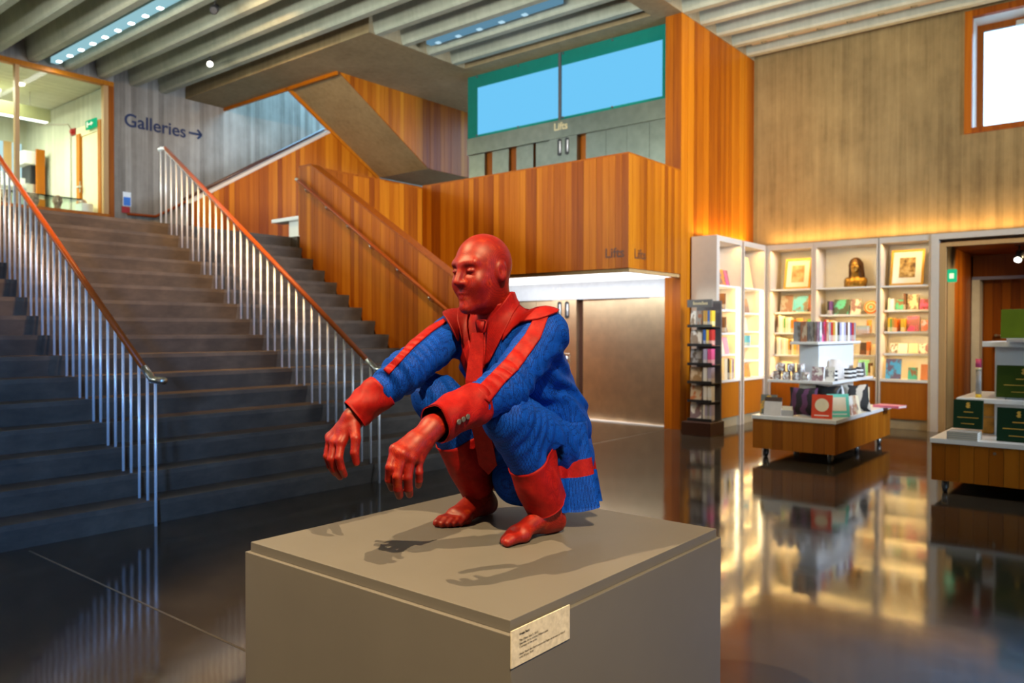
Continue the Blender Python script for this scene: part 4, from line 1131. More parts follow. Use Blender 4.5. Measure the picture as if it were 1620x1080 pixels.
def trousers(P):
    d = smin(ell(P, (SX, 2.28, 0.90), (0.19, 0.14, 0.14)), ell(P, (SX, 2.20, 0.83), (0.135, 0.13, 0.11)), 0.05)
    for s, rk in (('L', 0.082), ('R', 0.078)):
        d = smin(d, rcone(P, J['hip' + s], J['kn' + s], 0.105, rk), 0.03)
        mid = J['kn' + s] * 0.45 + J['an' + s] * 0.55
        d = smin(d, rcone(P, J['kn' + s], mid, rk, 0.060), 0.02)
        ax = (J['an' + s] - J['kn' + s]); ax /= np.linalg.norm(ax)
        near = np.sqrt(((P - mid) ** 2).sum(-1)) < 0.13
        d = np.where(near & (np.abs(P[..., 0] - mid[0]) < 0.12), np.maximum(d, (P - mid) @ ax), d)
    d = d + folds(P, J['knL'] + (0.02, 0.06, -0.02), (0.1, 1, -0.3), 130, 0.006, 0.11, 11) + folds(P, J['knR'] + (0.02, 0.05, 0.0), (0.5, 1, 0.6), 120, 0.007, 0.12, 12)
    d = d + folds(P, J['hipL'] + (0.06, -0.08, 0.09), (0.3, 1, 0.6), 90, 0.007, 0.14, 13)
    d = d + 0.0018 * vnoise(P * 50, 14)
    return np.maximum(d, 0.745 - P[..., 2])
V, Q = surface_net(trousers, (-2.05, 1.76, 0.73), (-1.40, 2.46, 1.24), 0.0062)
V = relax(V, Q, 1, 0.5)
tro = mesh_np('trousers', V, Q, MT['blue_knit'], fig); tro['label'] = 'blue knitted trousers'

def onto(fn, o, dirv, t0=1.6, t1=3.4):
    """march rays from the points o along dirv until fn < 0"""
    t = np.full(len(o), t0); best = t.copy(); bd = np.full(len(o), 9.0); hit = np.zeros(len(o), bool)
    for _ in range(160):
        d = fn(o + dirv * t[:, None])
        m = (np.abs(d) < bd) & ~hit; best = np.where(m, t, best); bd = np.where(m, np.abs(d), bd); hit |= np.abs(d) < 0.0008
        t = np.minimum(t + np.clip(d, -0.01, 0.03) * 0.7, t1)
    t = best
    return o + dirv * t[:, None], t
def sleeve(name, label, p0, p1, r0, r1, mats, n=40, rings=14, wob=0.003, thick=0.004, squash=1.0, crease=0.0, seed=0, fit=None):
    """thin open tube along p0-p1 with an inner lining"""
    p0 = np.asarray(p0, float); p1 = np.asarray(p1, float)
    t = (p1 - p0); t /= np.linalg.norm(t)
    u = np.cross(t, (0, 0, 1.0)); u /= np.linalg.norm(u); v = np.cross(u, t)
    V, Q, mi = [], [], []
    if fit is not None:
        O, Dv = [], []
        for i in range(rings + 1):
            for k in range(n):
                a = 2 * math.pi * k / n
                dv = math.cos(a) * u + math.sin(a) * v
                O.append(p0 + (p1 - p0) * min(i / rings, 0.10) + dv * 0.16); Dv.append(-dv)
        _, tt = onto(fit, np.array(O), np.array(Dv), 0.0, 0.16)
        fitr = np.clip(0.16 - tt + 0.004, 0.055, 0.092).reshape(rings + 1, n)
    def ringset(inset):
        base = len(V)
        for i in range(rings + 1):
            f = i / rings
            for k in range(n):
                a = 2 * math.pi * k / n
                r = r0 + (r1 - r0) * f
                dirv = math.cos(a) * u * squash + math.sin(a) * v
                p = p0 + (p1 - p0) * f
                if fit is not None:
                    g = min(1.0, f / 0.55); g = g * g * (3 - 2 * g)
                    r = fitr[i, k] * (1 - g) + r * g
                r -= inset
                w_ = wob * math.sin(3 * a + 7 * f + seed) + wob * 0.7 * math.sin(5 * a - 11 * f + seed * 2)
                cr = crease * max(0, math.cos(a - 1.1)) ** 14
                V.append(p + dirv * (r + w_ + cr))
        return base
    a0 = ringset(0); b0 = ringset(thick)
    for base, flip, m in ((a0, False, 0), (b0, True, 1)):
        for i in range(rings):
            for k in range(n):
                q = [base + i * n + k, base + i * n + (k + 1) % n, base + (i + 1) * n + (k + 1) % n, base + (i + 1) * n + k]
                Q.append(q[::-1] if not flip else q); mi.append(m)
    for i in (0, rings):
        for k in range(n):
            Q.append([a0 + i * n + k, a0 + i * n + (k + 1) % n, b0 + i * n + (k + 1) % n, b0 + i * n + k]); mi.append(0)
    o = mesh_np(name, V, Q, mats, fig)
    o.data.polygons.foreach_set('material_index', mi); o['label'] = label
    return o
cuffs = []
for s, lab, r0, r1, f0, f1 in (('L', 'red sleeve cuff with three dark buttons', 0.064, 0.056, 0.44, 1.03), ('R', 'plain red sleeve cuff', 0.058, 0.049, 0.46, 1.04)):
    d = J['wr' + s] - J['el' + s]
    cuffs.append(sleeve('sleeve_cuff', lab, J['el' + s] + d * f0, J['el' + s] + d * f1, r0, r1, [MT['red_cloth'], MT['lining']], seed=1))
for s in 'LR':
    d = J['an' + s] - J['kn' + s]
    off = np.array([0.0, 0.0, 0.0])
    sleeve('trouser_leg', 'red lower trouser leg', J['kn' + s] + d * (0.50 if s == 'L' else 0.42), J['kn' + s] + d * 0.99 + off, 0.079 if s == 'L' else 0.076, 0.066 if s == 'L' else 0.062, [MT['red_cloth'], MT['red_cloth']], seed=3, squash=1.0, crease=0.012, wob=0.0012, fit=trousers, rings=20)

# ---- patches laid on the jacket surface
def normal_of(fn, P, e=0.003):
    g = np.stack([fn(P + np.eye(3)[i] * e) - fn(P - np.eye(3)[i] * e) for i in range(3)], -1)
    return g / np.maximum(np.linalg.norm(g, axis=-1, keepdims=True), 1e-9)
def smooth_jacket(P):
    d = ell(P, (SX, 2.26, 1.03), (0.185, 0.165, 0.24), rotm('X', 22))
    d = smin(d, ell(P, (SX, 2.105, 1.235), (0.195, 0.155, 0.165), rotm('X', 28)), 0.10)
    d = smin(d, rcone(P, (-1.56, 2.075, 1.335), (-1.885, 2.03, 1.335), 0.066, 0.066), 0.07)
    d = smin(d, rcone(P, NECK0, NECK1, 0.058, 0.064), 0.05)
    for s, ra, rb, rc in (('L', 0.075, 0.068, 0.056), ('R', 0.073, 0.060, 0.052)):
        d = smin(d, rcone(P, J['sh' + s], J['el' + s], ra, rb), 0.035)
        d = smin(d, rcone(P, J['el' + s], J['el' + s] + (J['wr' + s] - J['el' + s]) * 0.62, rb * 1.0, rc), 0.03)
    return d
def poly_at(line, f):
    line = np.asarray(line, float); seg = np.linalg.norm(np.diff(line, axis=0), axis=1); s = np.concatenate([[0], np.cumsum(seg)]) / seg.sum()
    return np.stack([np.interp(f, s, line[:, i]) for i in range(line.shape[1])], -1)
def patch(name, label, railA, railB, mat, lift=0.006, thick=0.004, nu=34, nv=14, fn=smooth_jacket, wave=0.0):
    """cloth strip between two rails seen on the figure, laid onto its surface"""
    f = np.linspace(0, 1, nu)
    a, b = poly_at(railA, f), poly_at(railB, f)
    uv = np.concatenate([a + (b - a) * g for g in np.linspace(0, 1, nv)])
    dirs = np.array([RC.T @ np.array([(u - 810) / FPX, (v - 540) / FPX, 1.0]) for u, v in uv])
    P, t = onto(fn, np.repeat(CAM[None], len(uv), 0), dirs)
    for _ in range(4): P = P - normal_of(fn, P) * fn(P)[:, None]     # points past the outline fall back onto the cloth
    N = normal_of(fn, P)
    g = t.reshape(nv, nu)
    gg = np.repeat(np.linspace(0, 1, nv), nu)
    top = P + N * (lift + wave * np.sin(gg * 9))[:, None]; bot = P + N * (lift - thick - 0.004)
    n = nu * nv; V = np.concatenate([top, bot]); Q = []
    for j in range(nv - 1):
        for i in range(nu - 1):
            k = j * nu + i
            Q.append([k, k + 1, k + nu + 1, k + nu]); Q.append([n + k + nu, n + k + nu + 1, n + k + 1, n + k])
    bd = [i for i in range(nu)] + [j * nu + nu - 1 for j in range(1, nv)] + [(nv - 1) * nu + i for i in range(nu - 2, -1, -1)] + [j * nu for j in range(nv - 2, 0, -1)]
    for x, y in zip(bd, bd[1:] + bd[:1]): Q.append([y, x, n + x, n + y])
    o = mesh_np(name, V, Q, mat, fig)
    bm = bmesh.new(); bm.from_mesh(o.data); bmesh.ops.recalc_face_normals(bm, faces=bm.faces); bm.to_mesh(o.data); bm.free()
    o['label'] = label
    return o
RED = MT['red_cloth']
patch('shirt_front', 'dark red shirt front', [(738, 492), (742, 530), (754, 575), (756, 588)], [(797, 478), (790, 520), (777, 556), (768, 582)], RED, 0.008)
patch('lapel', 'red lapel on the right in view', [(803, 462), (775, 505), (773, 555), (770, 578)], [(822, 470), (806, 515), (792, 543), (777, 572)], RED, 0.017)
patch('lapel', 'red lapel on the left in view', [(727, 474), (722, 510), (730, 556), (744, 592)], [(740, 492), (744, 525), (752, 566), (757, 590)], RED, 0.017)
patch('shoulder_yoke', 'red shoulder yoke on the right in view', [(812, 478), (835, 475), (857, 473), (872, 479), (884, 491)], [(796, 540), (812, 522), (826, 512), (852, 508), (880, 497)], RED, 0.013)
patch('shoulder_yoke', 'red shoulder yoke on the left in view', [(702, 500), (706, 486), (714, 477), (727, 473), (735, 476)], [(722, 540), (724, 520), (729, 508), (733, 500), (738, 494)], RED, 0.013)
patch('sleeve_stripe', 'red stripe down the sleeve on the right in view', [(848, 500), (832, 530), (800, 570), (775, 595), (752, 617)], [(868, 500), (855, 535), (820, 585), (796, 608), (772, 637)], RED, 0.007, fn=jacket, nu=50)
patch('sleeve_stripe', 'red stripe along the top of the sleeve on the left in view', [(703, 505), (680, 517), (650, 541), (622, 571), (608, 585)], [(706, 510), (684, 525), (656, 549), (630, 577), (616, 592)], RED, 0.006, fn=jacket, nu=50)
# collar around the neck
def collar():
    V, Q = [], []
    n = 40
    for i in range(n + 1):
        a = math.radians(-62) + math.radians(304) * i / n
        c0_ = NECK0 * 0.30 + NECK1 * 0.70; c1_ = NECK0 * 0.05 + NECK1 * 0.95
        dx = np.array([math.sin(a + math.pi), -math.cos(a + math.pi), 0]) * np.array([1, 1, 0])
        for (c, r, dz) in ((c0_, 0.071, 0.006), (c0_, 0.076, 0.0), (c1_, 0.108, -0.02), (c1_, 0.100, -0.03)):
            V.append(c + dx * r + np.array([0, 0, dz + 0.016 * math.cos(a + math.pi) * -1]))
    for i in range(n):
        for k in range(3):
            q = i * 4 + k; Q.append([q, q + 1, q + 5, q + 4])
    o = mesh_np('collar', V, Q, RED, fig); o['label'] = 'red turned-down collar'
collar()
# necktie: knot and hanging blade
bm = bmesh.new()
kp = at(766, 517, 'x', SX) + np.array([0.012, -0.028, 0])
prism(bm, [(-0.022, 0.024), (0.022, 0.024), (0.014, -0.024), (-0.014, -0.024)], 'y', -0.010, 0.012)
bmesh.ops.bevel(bm, geom=bm.edges[:], offset=0.006, segments=2, affect='EDGES')
bmesh.ops.transform(bm, matrix=Matrix.Translation(kp) @ Matrix.Rotation(math.radians(18), 4, 'Z'), verts=bm.verts)
knot = build('tie_knot', bm, RED, fig, True)
tie_px = [(766, 526, 9), (768, 560, 12), (768, 600, 13.5), (766, 640, 14), (766, 690, 14.5), (768, 735, 15.0), (768, 750, 0.6)]
V, Q = [], []
for i, (u, v, hw) in enumerate(tie_px):
    yoff = [-0.045, -0.058, -0.070, -0.060, -0.020, 0.0, 0.004][i]
    c = at(u, v, 'x', SX) + np.array([0.01, yoff, 0])
    dep = RC[2] @ (c - CAM); wv = hw * dep / FPX
    sd = np.array([0.90, 0.43, 0])
    for s_, t_ in ((-1, 0.0), (1, 0.0), (1, 0.006), (-1, 0.006)):
        V.append(c + sd * wv * s_ + np.array([-0.43, 0.9, 0]) * t_)
for i in range(len(tie_px) - 1):
    for k in range(4):
        a, b = i * 4 + k, i * 4 + (k + 1) % 4
        Q.append([a, b, b + 4, a + 4])
Q.append([0, 3, 2, 1]); e = (len(tie_px) - 1) * 4; Q.append([e, e + 1, e + 2, e + 3])
tie = mesh_np('necktie', V, Q, RED, fig, smooth=False); tie['label'] = 'long plain red necktie hanging between the knees'
# jacket skirt hanging behind
def skirt():
    n, rows = 90, 26
    V, mi = [], []
    for inset in (0, 0.006):
        for j in range(rows + 1):
            f = j / rows
            for i in range(n + 1):
                g = i / n
                a = math.radians(-38 + 256 * g)        # from his left front round the back to his right
                rx = 0.194 + 0.032 * f; ry = 0.162 + 0.026 * f
                cx, cy = SX + 0.012 * f, 2.245 - 0.015 * f
                fold = (0.004 + 0.020 * f) * math.sin(8 * a + 1.2) + 0.004 * f * math.sin(19 * a)
                r = 1 + fold / 0.2
                z = 1.04 + (0.752 + 0.012 * math.sin(5 * a) - 1.04) * f
                V.append((cx + (rx * r - inset) * math.cos(a), cy + (ry * r - inset) * math.sin(a), z))
    m = (n + 1) * (rows + 1); Q = []
    for j in range(rows):
        red = 0.42 < j / rows < 0.60
        for i in range(n):
            k = j * (n + 1) + i
            Q.append([k, k + n + 1, k + n + 2, k + 1]); mi.append(1 if red else 0)
            Q.append([m + k, m + k + 1, m + k + n + 2, m + k + n + 1]); mi.append(2)
    for j in (0, rows):
        for i in range(n):
            k = j * (n + 1) + i; Q.append([k, k + 1, m + k + 1, m + k]); mi.append(0)
    for i in (0, n):
        for j in range(rows):
            k = j * (n + 1) + i; Q.append([k, k + n + 1, m + k + n + 1, m + k]); mi.append(0)
    o = mesh_np('jacket_skirt', V, Q, [MT['blue_knit'], RED, MT['lining']], fig)
    o.data.polygons.foreach_set('material_index', mi); o['label'] = 'blue jacket tail with a red band'
skirt()
# cuff buttons
for i, (u, v) in enumerate(((724, 667), (731, 663), (738, 659))):
    ax = (J['wrL'] - J['elL']); ax /= np.linalg.norm(ax)
    def cuff_fn(P):
        t = (P - J['elL']) @ ax; d = P - J['elL'] - t[..., None] * ax
        return np.sqrt((d * d).sum(-1)) - 0.0575
    d0 = RC.T @ np.array([(u - 810) / FPX, (v - 540) / FPX, 1.0])
    P, t = onto(cuff_fn, CAM[None].copy(), d0[None])
    Nn = normal_of(cuff_fn, P)[0]
    bm = bmesh.new(); lathe(bm, [(0.0075, 0), (0.0085, 0.003), (0.0065, 0.0045), (0.003, 0.0035)], (0, 0, 0), 14)
    bmesh.ops.transform(bm, matrix=Matrix.Translation(P[0] + Nn * 0.003) @ Vector(Nn).to_track_quat('Z', 'Y').to_matrix().to_4x4(), verts=bm.verts)
    bt = build('cuff_button', bm, MT['charcoal'], cuffs[0], True)

# heads in the reception vitrine share one carved head mesh
HCs, HTs, HSs = HC, HTILT, HS
HC, HTILT, HS = np.array([0, 0, 0.0]), rotm('Z', 0), 0.95
V, Q = surface_net(lambda P: smin(head_sdf(P), rcone(P, (0, 0.03, -0.05), (0, 0.04, -0.15), 0.05, 0.055), 0.02), (-0.12, -0.15, -0.145), (0.12, 0.15, 0.15), 0.009)
hm = None
for i, (u, v) in enumerate(((7, 312), (53, 315), (91, 319), (131, 325))):
    p = at(u, v, 'x', -14.97)
    lab = 'brown carved head in the vitrine, ' + ['leftmost, half hidden by the stair railing', 'second from the left', 'third from the left, facing the stairs', 'rightmost, beside the white box'][i]
    if hm is None:
        o = mesh_np('carved_head', V, Q, MT['skin_head']); hm = o.data
    else:
        o = bpy.data.objects.new('carved_head', hm); C.objects.link(o)
    o.location = (p[0], p[1], 3.22 + 0.145 + 0.0); o.rotation_euler = (0, 0, math.radians([95, 110, 75, 80][i]))
    o.location.z = p[2]
    tag(o, lab, 'carved head', 'carved heads in the vitrine')
    nb = bmesh.new(); lathe(nb, [(0.05, 0), (0.035, 0.02), (0.035, max(0.03, p[2] - 0.138 - 3.221))], (p[0], p[1], 3.221), 12)
    s_ = build('head_stand', nb, MT['white'], None)
    tag(s_, 'short white stand under the carved head, ' + ['leftmost', 'second', 'third', 'rightmost'][i] + ' in the vitrine', 'stand', 'head stands')
HC, HTILT, HS = HCs, HTs, HSs

# ------------------------------------------------------------------ bookshop: lit bookcases along the back wall and the tower
YF, XR = 11.88, -4.66
ORD = ['first', 'second', 'third', 'fourth', 'fifth', 'sixth', 'seventh', 'eighth', 'ninth', 'tenth', 'eleventh', 'twelfth', 'thirteenth', 'fourteenth']

class Frame:
    """local axes of a bookcase: s along the front, d into the depth, z up"""
    def __init__(f, o, sx, dx): f.o = Vector(o); f.s = Vector(sx); f.d = Vector(dx)
    def p(f, s, d, z): return f.o + f.s * s + f.d * d + Vector((0, 0, z))
    def box(f, bm, s0, s1, d0, d1, z0, z1, bevel=0.0):
        a, b = f.p(s0, d0, z0), f.p(s1, d1, z1)
        return box(bm, [min(p, q) for p, q in zip(a, b)], [max(p, q) for p, q in zip(a, b)], bevel=bevel)
    def B(f, *bs):
        bm = bmesh.new()
        for b in bs: f.box(bm, *b)
        return bm
    def rot(f): return math.atan2(f.s.y, f.s.x)
FM = Frame((0, YF, 0), (1, 0, 0), (0, 1, 0))             # main run, s = world x
FR = Frame((XR, 0, 0), (0, 1, 0), (-1, 0, 0))            # return run, s = world y

def bookcase(F, s0, s1, depth, shelves, div, base, label, end=None, led=None):
    t = empty('bookcase', F.p((s0 + s1) / 2, depth / 2, 0), label, 'bookcase', 'lit bookcases of the shop')
    e = 0.035
    build('side_panel', F.B((s0 - e, s0, 0, depth, 0, 2.60)), MT['shelf_body'], t)
    build('side_panel', F.B((s1, s1 + e, 0, depth, 0, 2.60)), MT['shelf_body'], t)
    if end is not None:
        build('end_panel', F.B((end, s0 - e, -0.005, depth, 0, 2.675)), MT['shelf_body'], t)
    build('top_panel', F.B((s0 - e, s1 + e, 0, depth, 2.60, 2.675)), MT['shelf_body'], t)
    build('back_panel', F.B((s0, s1, depth - 0.02, depth, 0.1, 2.60)), MT['white'], t)
    build('divider_shelf', F.B((s0, s1, 0.005, depth - 0.02, div - 0.022, div)), MT['white'], t)
    build('counter_shelf', F.B((s0, s1, 0.0, depth - 0.02, base - 0.035, base)), MT['white'], t)
    n = 2 if s1 - s0 < 0.9 else 2
    build('cupboard_door', F.B((s0 + 0.003, s1 - 0.003, 0.02, 0.04, 0.14, base - 0.037)), MT['bamboo'], t)
    build('plinth', F.B((s0, s1, 0.05, 0.07, 0.0, 0.137)), plain('bookcase_plinth', (0.36, 0.28, 0.16), 0.5), t)
    for z in shelves:
        sb = build('shelf', F.B((s0 + 0.02, s1 - 0.002, 0.12 if F is FM else 0.05, depth - 0.02, z - 0.028, z)), MT['white'], t)
    # hidden warm strips behind the front posts
    if led is not None:
        build('led_strip', F.B((led - 0.026, led + 0.026, 0.02, 0.045, base + 0.01, div - 0.03)), MT['led'], t)
    return t
def shelf_lamp(F, s0, s1, z, d, watts):
    p = F.p((s0 + s1) / 2, d, z)
    q = F.p((s0 + s1) / 2, d + 0.12, z - 1)
    sx, sy = ((s1 - s0) * 0.9, 0.03)
    l = area('bookcase_lamp', p, q, 1, 1, watts * 1.15, (1.0, 0.62, 0.20))
    l.data.size, l.data.size_y = sx, sy
    l.rotation_euler = (0, 0, F.rot())
BAYS = {
    'A': (FM, -4.595, -3.98, [1.654, 1.343, 1.005], 2.0, 0.69),
    'B': (FM, -3.907, -3.072, [1.608, 1.331, 1.02], 2.0, 0.70),
    'C': (FM, -3.013, -2.405, [1.663, 1.36, 1.05], 2.0, 0.69),
    'D': (FR, 10.20, 10.925, [1.668, 1.338, 1.034], 2.0, 0.676),
    'E': (FR, 11.06, 11.80, [1.636, 1.363, 1.145, 0.927], 2.0, 0.67),
}
BN = {'A': 'bookcase with the portrait drawing', 'B': 'wide bookcase with the bronze bust', 'C': 'bookcase beside the doorway', 'D': 'return bookcase nearest the lifts', 'E': 'return bookcase in the corner'}
BL = {'A': 'lit grey bookcase holding the gold-framed portrait drawing, left on the back wall', 'B': 'wide lit grey bookcase holding the bronze bust on top', 'C': 'lit grey bookcase beside the doorway, holding the framed photograph', 'D': 'lit bookcase on the timber tower nearest the lifts, with tall end panel', 'E': 'lit bookcase on the timber tower in the corner of the shop'}
for k, (F, s0, s1, sh_, dv, bs) in BAYS.items():
    dep = 0.46 if F is FM else 0.37
    bookcase(F, s0, s1, dep, sh_, dv, bs, BL[k], end=10.10 if k == 'D' else None, led=(s1 - 0.03) if k in 'DE' else None)
    shelf_lamp(F, s0, s1, 2.585, 0.05, 3.0)
    shelf_lamp(F, s0, s1, dv - 0.03, 0.05, 3.2)
    for z in sh_: shelf_lamp(F, s0, s1, z - 0.034, 0.16, 1.7)
build('corner_post', B(((XR - 0.36, YF + 0.0, 0), (-4.635, YB - 0.005, 2.675))), MT['shelf_body'])
tag(bpy.data.objects['corner_post'], 'grey corner post joining the two runs of bookcases', kind='structure')
bpy.data.objects['corner_post'].name = 'trim_2'

def unit_book():
    bm = bmesh.new()
    box(bm, (-0.5, -0.5, 0), (-0.42, 0.5, 1), mi=0); box(bm, (0.42, -0.5, 0), (0.5, 0.5, 1), mi=0); box(bm, (-0.42, -0.5, 0), (0.42, -0.46, 1), mi=0)
    box(bm, (-0.42, -0.46, 0.02), (0.42, 0.47, 0.98), mi=1)
    me = bpy.data.meshes.new('book'); bm.to_mesh(me); bm.free(); me.materials.append(MT['book_cover']); me.materials.append(MT['pages']); return me
def unit_flat(mat):
    bm = bmesh.new()
    box(bm, (-0.5, -0.5, 0), (0.5, -0.34, 1), mi=0); box(bm, (-0.5, 0.34, 0), (0.5, 0.5, 1), mi=0); box(bm, (-0.5, -0.34, 0), (-0.47, 0.34, 1), mi=0)
    box(bm, (-0.47, -0.34, 0.015), (0.485, 0.34, 0.985), mi=1)
    me = bpy.data.meshes.new('book'); bm.to_mesh(me); bm.free(); me.materials.append(mat); me.materials.append(MT['pages']); return me
BOOK, FLAT, FLATP = unit_book(), unit_flat(MT['tint']), unit_flat(MT['book_print'])
COLS = dict(red=(0.50, 0.02, 0.02), orange=(0.80, 0.22, 0.02), yellow=(0.80, 0.52, 0.03), cream=(0.80, 0.70, 0.48), white=(0.82, 0.80, 0.75), green=(0.10, 0.34, 0.06), mint=(0.10, 0.55, 0.38), blue=(0.03, 0.12, 0.45), sky=(0.10, 0.46, 0.72), pink=(0.75, 0.09, 0.25), black=(0.02, 0.018, 0.016), brown=(0.16, 0.07, 0.03), grey=(0.30, 0.29, 0.28), purple=(0.16, 0.05, 0.2), ochre=(0.55, 0.30, 0.04), lilac=(0.42, 0.38, 0.52), beige=(0.58, 0.45, 0.3))
def put(me, name, loc, dims, rotz, col, lean=0.0, roll=0.0):
    o = bpy.data.objects.new(name, me); C.objects.link(o)
    o.location = loc; o.scale = dims
    o.rotation_mode = 'ZYX' if False else 'XYZ'
    o.rotation_euler = (lean, roll, rotz)
    o.color = tuple(COLS[col]) + (1,)
    return o
def row(bay, z, s, items, where, d=0.17):
    """items on a shelf from left to right: (kind, colour, width, height[, gap]); u = upright book, f = cover facing out, p = printed cover facing out"""
    F = BAYS[bay][0]
    rz = F.rot() if F is FM else F.rot()
    n = 0
    for it in items:
        k, col, wd, ht = it[:4]
        s += it[4] if len(it) > 4 else 0.002
        n += 1
        shelf_txt = f'{where}, {BN[bay]}'
        if k == 'u':
            dp = min(0.16, ht * 0.72)
            p = F.p(s + wd / 2, d + dp / 2, z + 0.0005)
            o = put(BOOK, 'book', p, (wd, dp, ht), rz, col); nm = f'{col} book spine, {ORD[n-1]} from left'; cat = 'book'
        else:
            th = 0.016
            p = F.p(s + wd / 2, d + 0.075, z + 0.002)
            o = put(FLATP if k == 'p' else FLAT, 'book', p, (wd, th, ht * 0.985), rz, col, lean=-0.20)
            nm = f'{col} {"illustrated " if k == "p" else ""}cover facing out, {ORD[n-1]} from left'; cat = 'book'
        tag(o, f'{nm}, {shelf_txt}', cat, f'books on the {where}, {BN[bay]}')
        s += wd
# bay A (left on the back wall)
row('A', 1.654, -4.54, [('p', 'grey', 0.19, 0.27), ('p', 'sky', 0.22, 0.25, 0.01), ('p', 'black', 0.12, 0.27, 0.005)], 'top shelf')
row('A', 1.343, -4.56, [('u', 'brown', 0.022, 0.25), ('u', 'cream', 0.03, 0.26), ('u', 'white', 0.028, 0.24), ('u', 'cream', 0.02, 0.25), ('u', 'green', 0.028, 0.22), ('u', 'cream', 0.045, 0.23), ('u', 'white', 0.03, 0.23), ('u', 'orange', 0.04, 0.19), ('p', 'ochre', 0.10, 0.22, 0.01), ('u', 'pink', 0.03, 0.17), ('p', 'green', 0.10, 0.21, 0.01)], 'second shelf')
row('A', 1.005, -4.56, [('u', 'cream', 0.03, 0.26), ('u', 'white', 0.03, 0.25), ('u', 'beige', 0.02, 0.24), ('u', 'cream', 0.028, 0.25), ('u', 'white', 0.02, 0.24), ('u', 'cream', 0.04, 0.23), ('u', 'ochre', 0.025, 0.23), ('u', 'brown', 0.022, 0.22), ('u', 'cream', 0.035, 0.24), ('u', 'yellow', 0.03, 0.23), ('u', 'beige', 0.03, 0.21), ('f', 'pink', 0.09, 0.17, 0.01)], 'third shelf')
row('A', 0.69, -4.50, [('f', 'cream', 0.15, 0.20), ('f', 'white', 0.14, 0.18, 0.02)], 'counter shelf')
# bay B (wide, with the bust)
row('B', 1.608, -3.80, [('u', 'black', 0.028, 0.20), ('u', 'purple', 0.02, 0.20), ('p', 'mint', 0.21, 0.23, 0.02), ('p', 'white', 0.14, 0.23, 0.03)], 'top shelf')
row('B', 1.331, -3.84, [('u', 'red', 0.03, 0.20), ('u', 'white', 0.03, 0.19), ('u', 'yellow', 0.035, 0.19), ('u', 'white', 0.03, 0.18), ('u', 'cream', 0.03, 0.17), ('u', 'blue', 0.02, 0.14), ('u', 'cream', 0.04, 0.16), ('u', 'white', 0.03, 0.16), ('u', 'grey', 0.03, 0.15), ('p', 'ochre', 0.07, 0.20, 0.28)], 'second shelf')
for i, c in enumerate(('orange', 'red', 'lilac', 'sky', 'green')):
    o = put(FLAT, 'book', FM.p(-3.24, 0.20, 1.3315 + i * 0.022 + 0.01), (0.14, 0.020, 0.17), 0, c, lean=math.radians(90)); o.location.y -= 0.08
    tag(o, f'{c} book in the flat rainbow stack, {["lowest","second up","middle","fourth up","topmost"][i]}, bookcase with the bronze bust', 'book', 'flat rainbow stack')
row('B', 1.02, -3.80, [('u', 'cream', 0.03, 0.2), ('u', 'beige', 0.03, 0.2), ('u', 'white', 0.03, 0.19), ('p', 'brown', 0.11, 0.18, 0.35), ('u', 'orange', 0.03, 0.19), ('f', 'cream', 0.08, 0.16, 0.01)], 'third shelf')
row('B', 0.70, -3.38, [('f', 'mint', 0.15, 0.25), ('u', 'brown', 0.03, 0.2, 0.01), ('u', 'cream', 0.03, 0.16)], 'counter shelf')
# bay C
row('C', 1.663, -2.96, [('u', 'cream', 0.03, 0.16), ('u', 'white', 0.04, 0.16), ('p', 'mint', 0.12, 0.15, 0.01), ('u', 'brown', 0.02, 0.23), ('p', 'cream', 0.14, 0.22, 0.01), ('p', 'pink', 0.14, 0.15, 0.02)], 'top shelf')
row('C', 1.36, -2.96, [('u', 'yellow', 0.03, 0.19), ('u', 'green', 0.02, 0.18), ('u', 'ochre', 0.03, 0.19), ('u', 'orange', 0.03, 0.17), ('p', 'brown', 0.05, 0.18), ('u', 'yellow', 0.05, 0.18), ('p', 'pink', 0.16, 0.22, 0.01), ('p', 'lilac', 0.12, 0.16, 0.02)], 'second shelf')
row('C', 1.05, -2.95, [('p', 'white', 0.10, 0.14), ('f', 'white', 0.12, 0.14, 0.01), ('f', 'cream', 0.11, 0.14, 0.02), ('p', 'white', 0.12, 0.14, 0.02), ('f', 'orange', 0.05, 0.13, 0.02)], 'third shelf')
row('C', 0.69, -2.98, [('p', 'sky', 0.20, 0.29, 0.015), ('p', 'mint', 0.12, 0.17, 0.09), ('f', 'orange', 0.12, 0.22, 0.04)], 'counter shelf', d=0.02)
# return bay D and E (s runs from the lifts to the corner)
row('D', 1.668, 10.44, [('u', 'brown', 0.03, 0.22), ('f', 'beige', 0.14, 0.19, 0.01)], 'top shelf', d=0.03)
row('D', 1.338, 10.44, [('u', 'brown', 0.06, 0.22), ('p', 'beige', 0.20, 0.21, 0.01)], 'second shelf', d=0.03)
row('D', 1.034, 10.44, [('f', 'cream', 0.16, 0.23), ('f', 'pink', 0.16, 0.24, 0.01)], 'third shelf', d=0.03)
row('D', 0.676, 10.44, [('u', 'cream', 0.10, 0.30), ('u', 'black', 0.04, 0.30, 0.01), ('u', 'brown', 0.03, 0.28), ('u', 'yellow', 0.04, 0.28), ('u', 'cream', 0.04, 0.28), ('u', 'purple', 0.04, 0.29, 0.01)], 'counter shelf', d=0.03)
row('E', 1.636, 11.30, [('p', 'brown', 0.18, 0.22)], 'top shelf', d=0.03)
row('E', 1.363, 11.30, [('f', 'cream', 0.13, 0.20)], 'second shelf', d=0.03)
row('E', 1.145, 11.30, [('u', 'sky', 0.05, 0.15)], 'third shelf', d=0.03)
row('E', 0.67, 11.30, [('p', 'orange', 0.24, 0.20)], 'counter shelf', d=0.03)
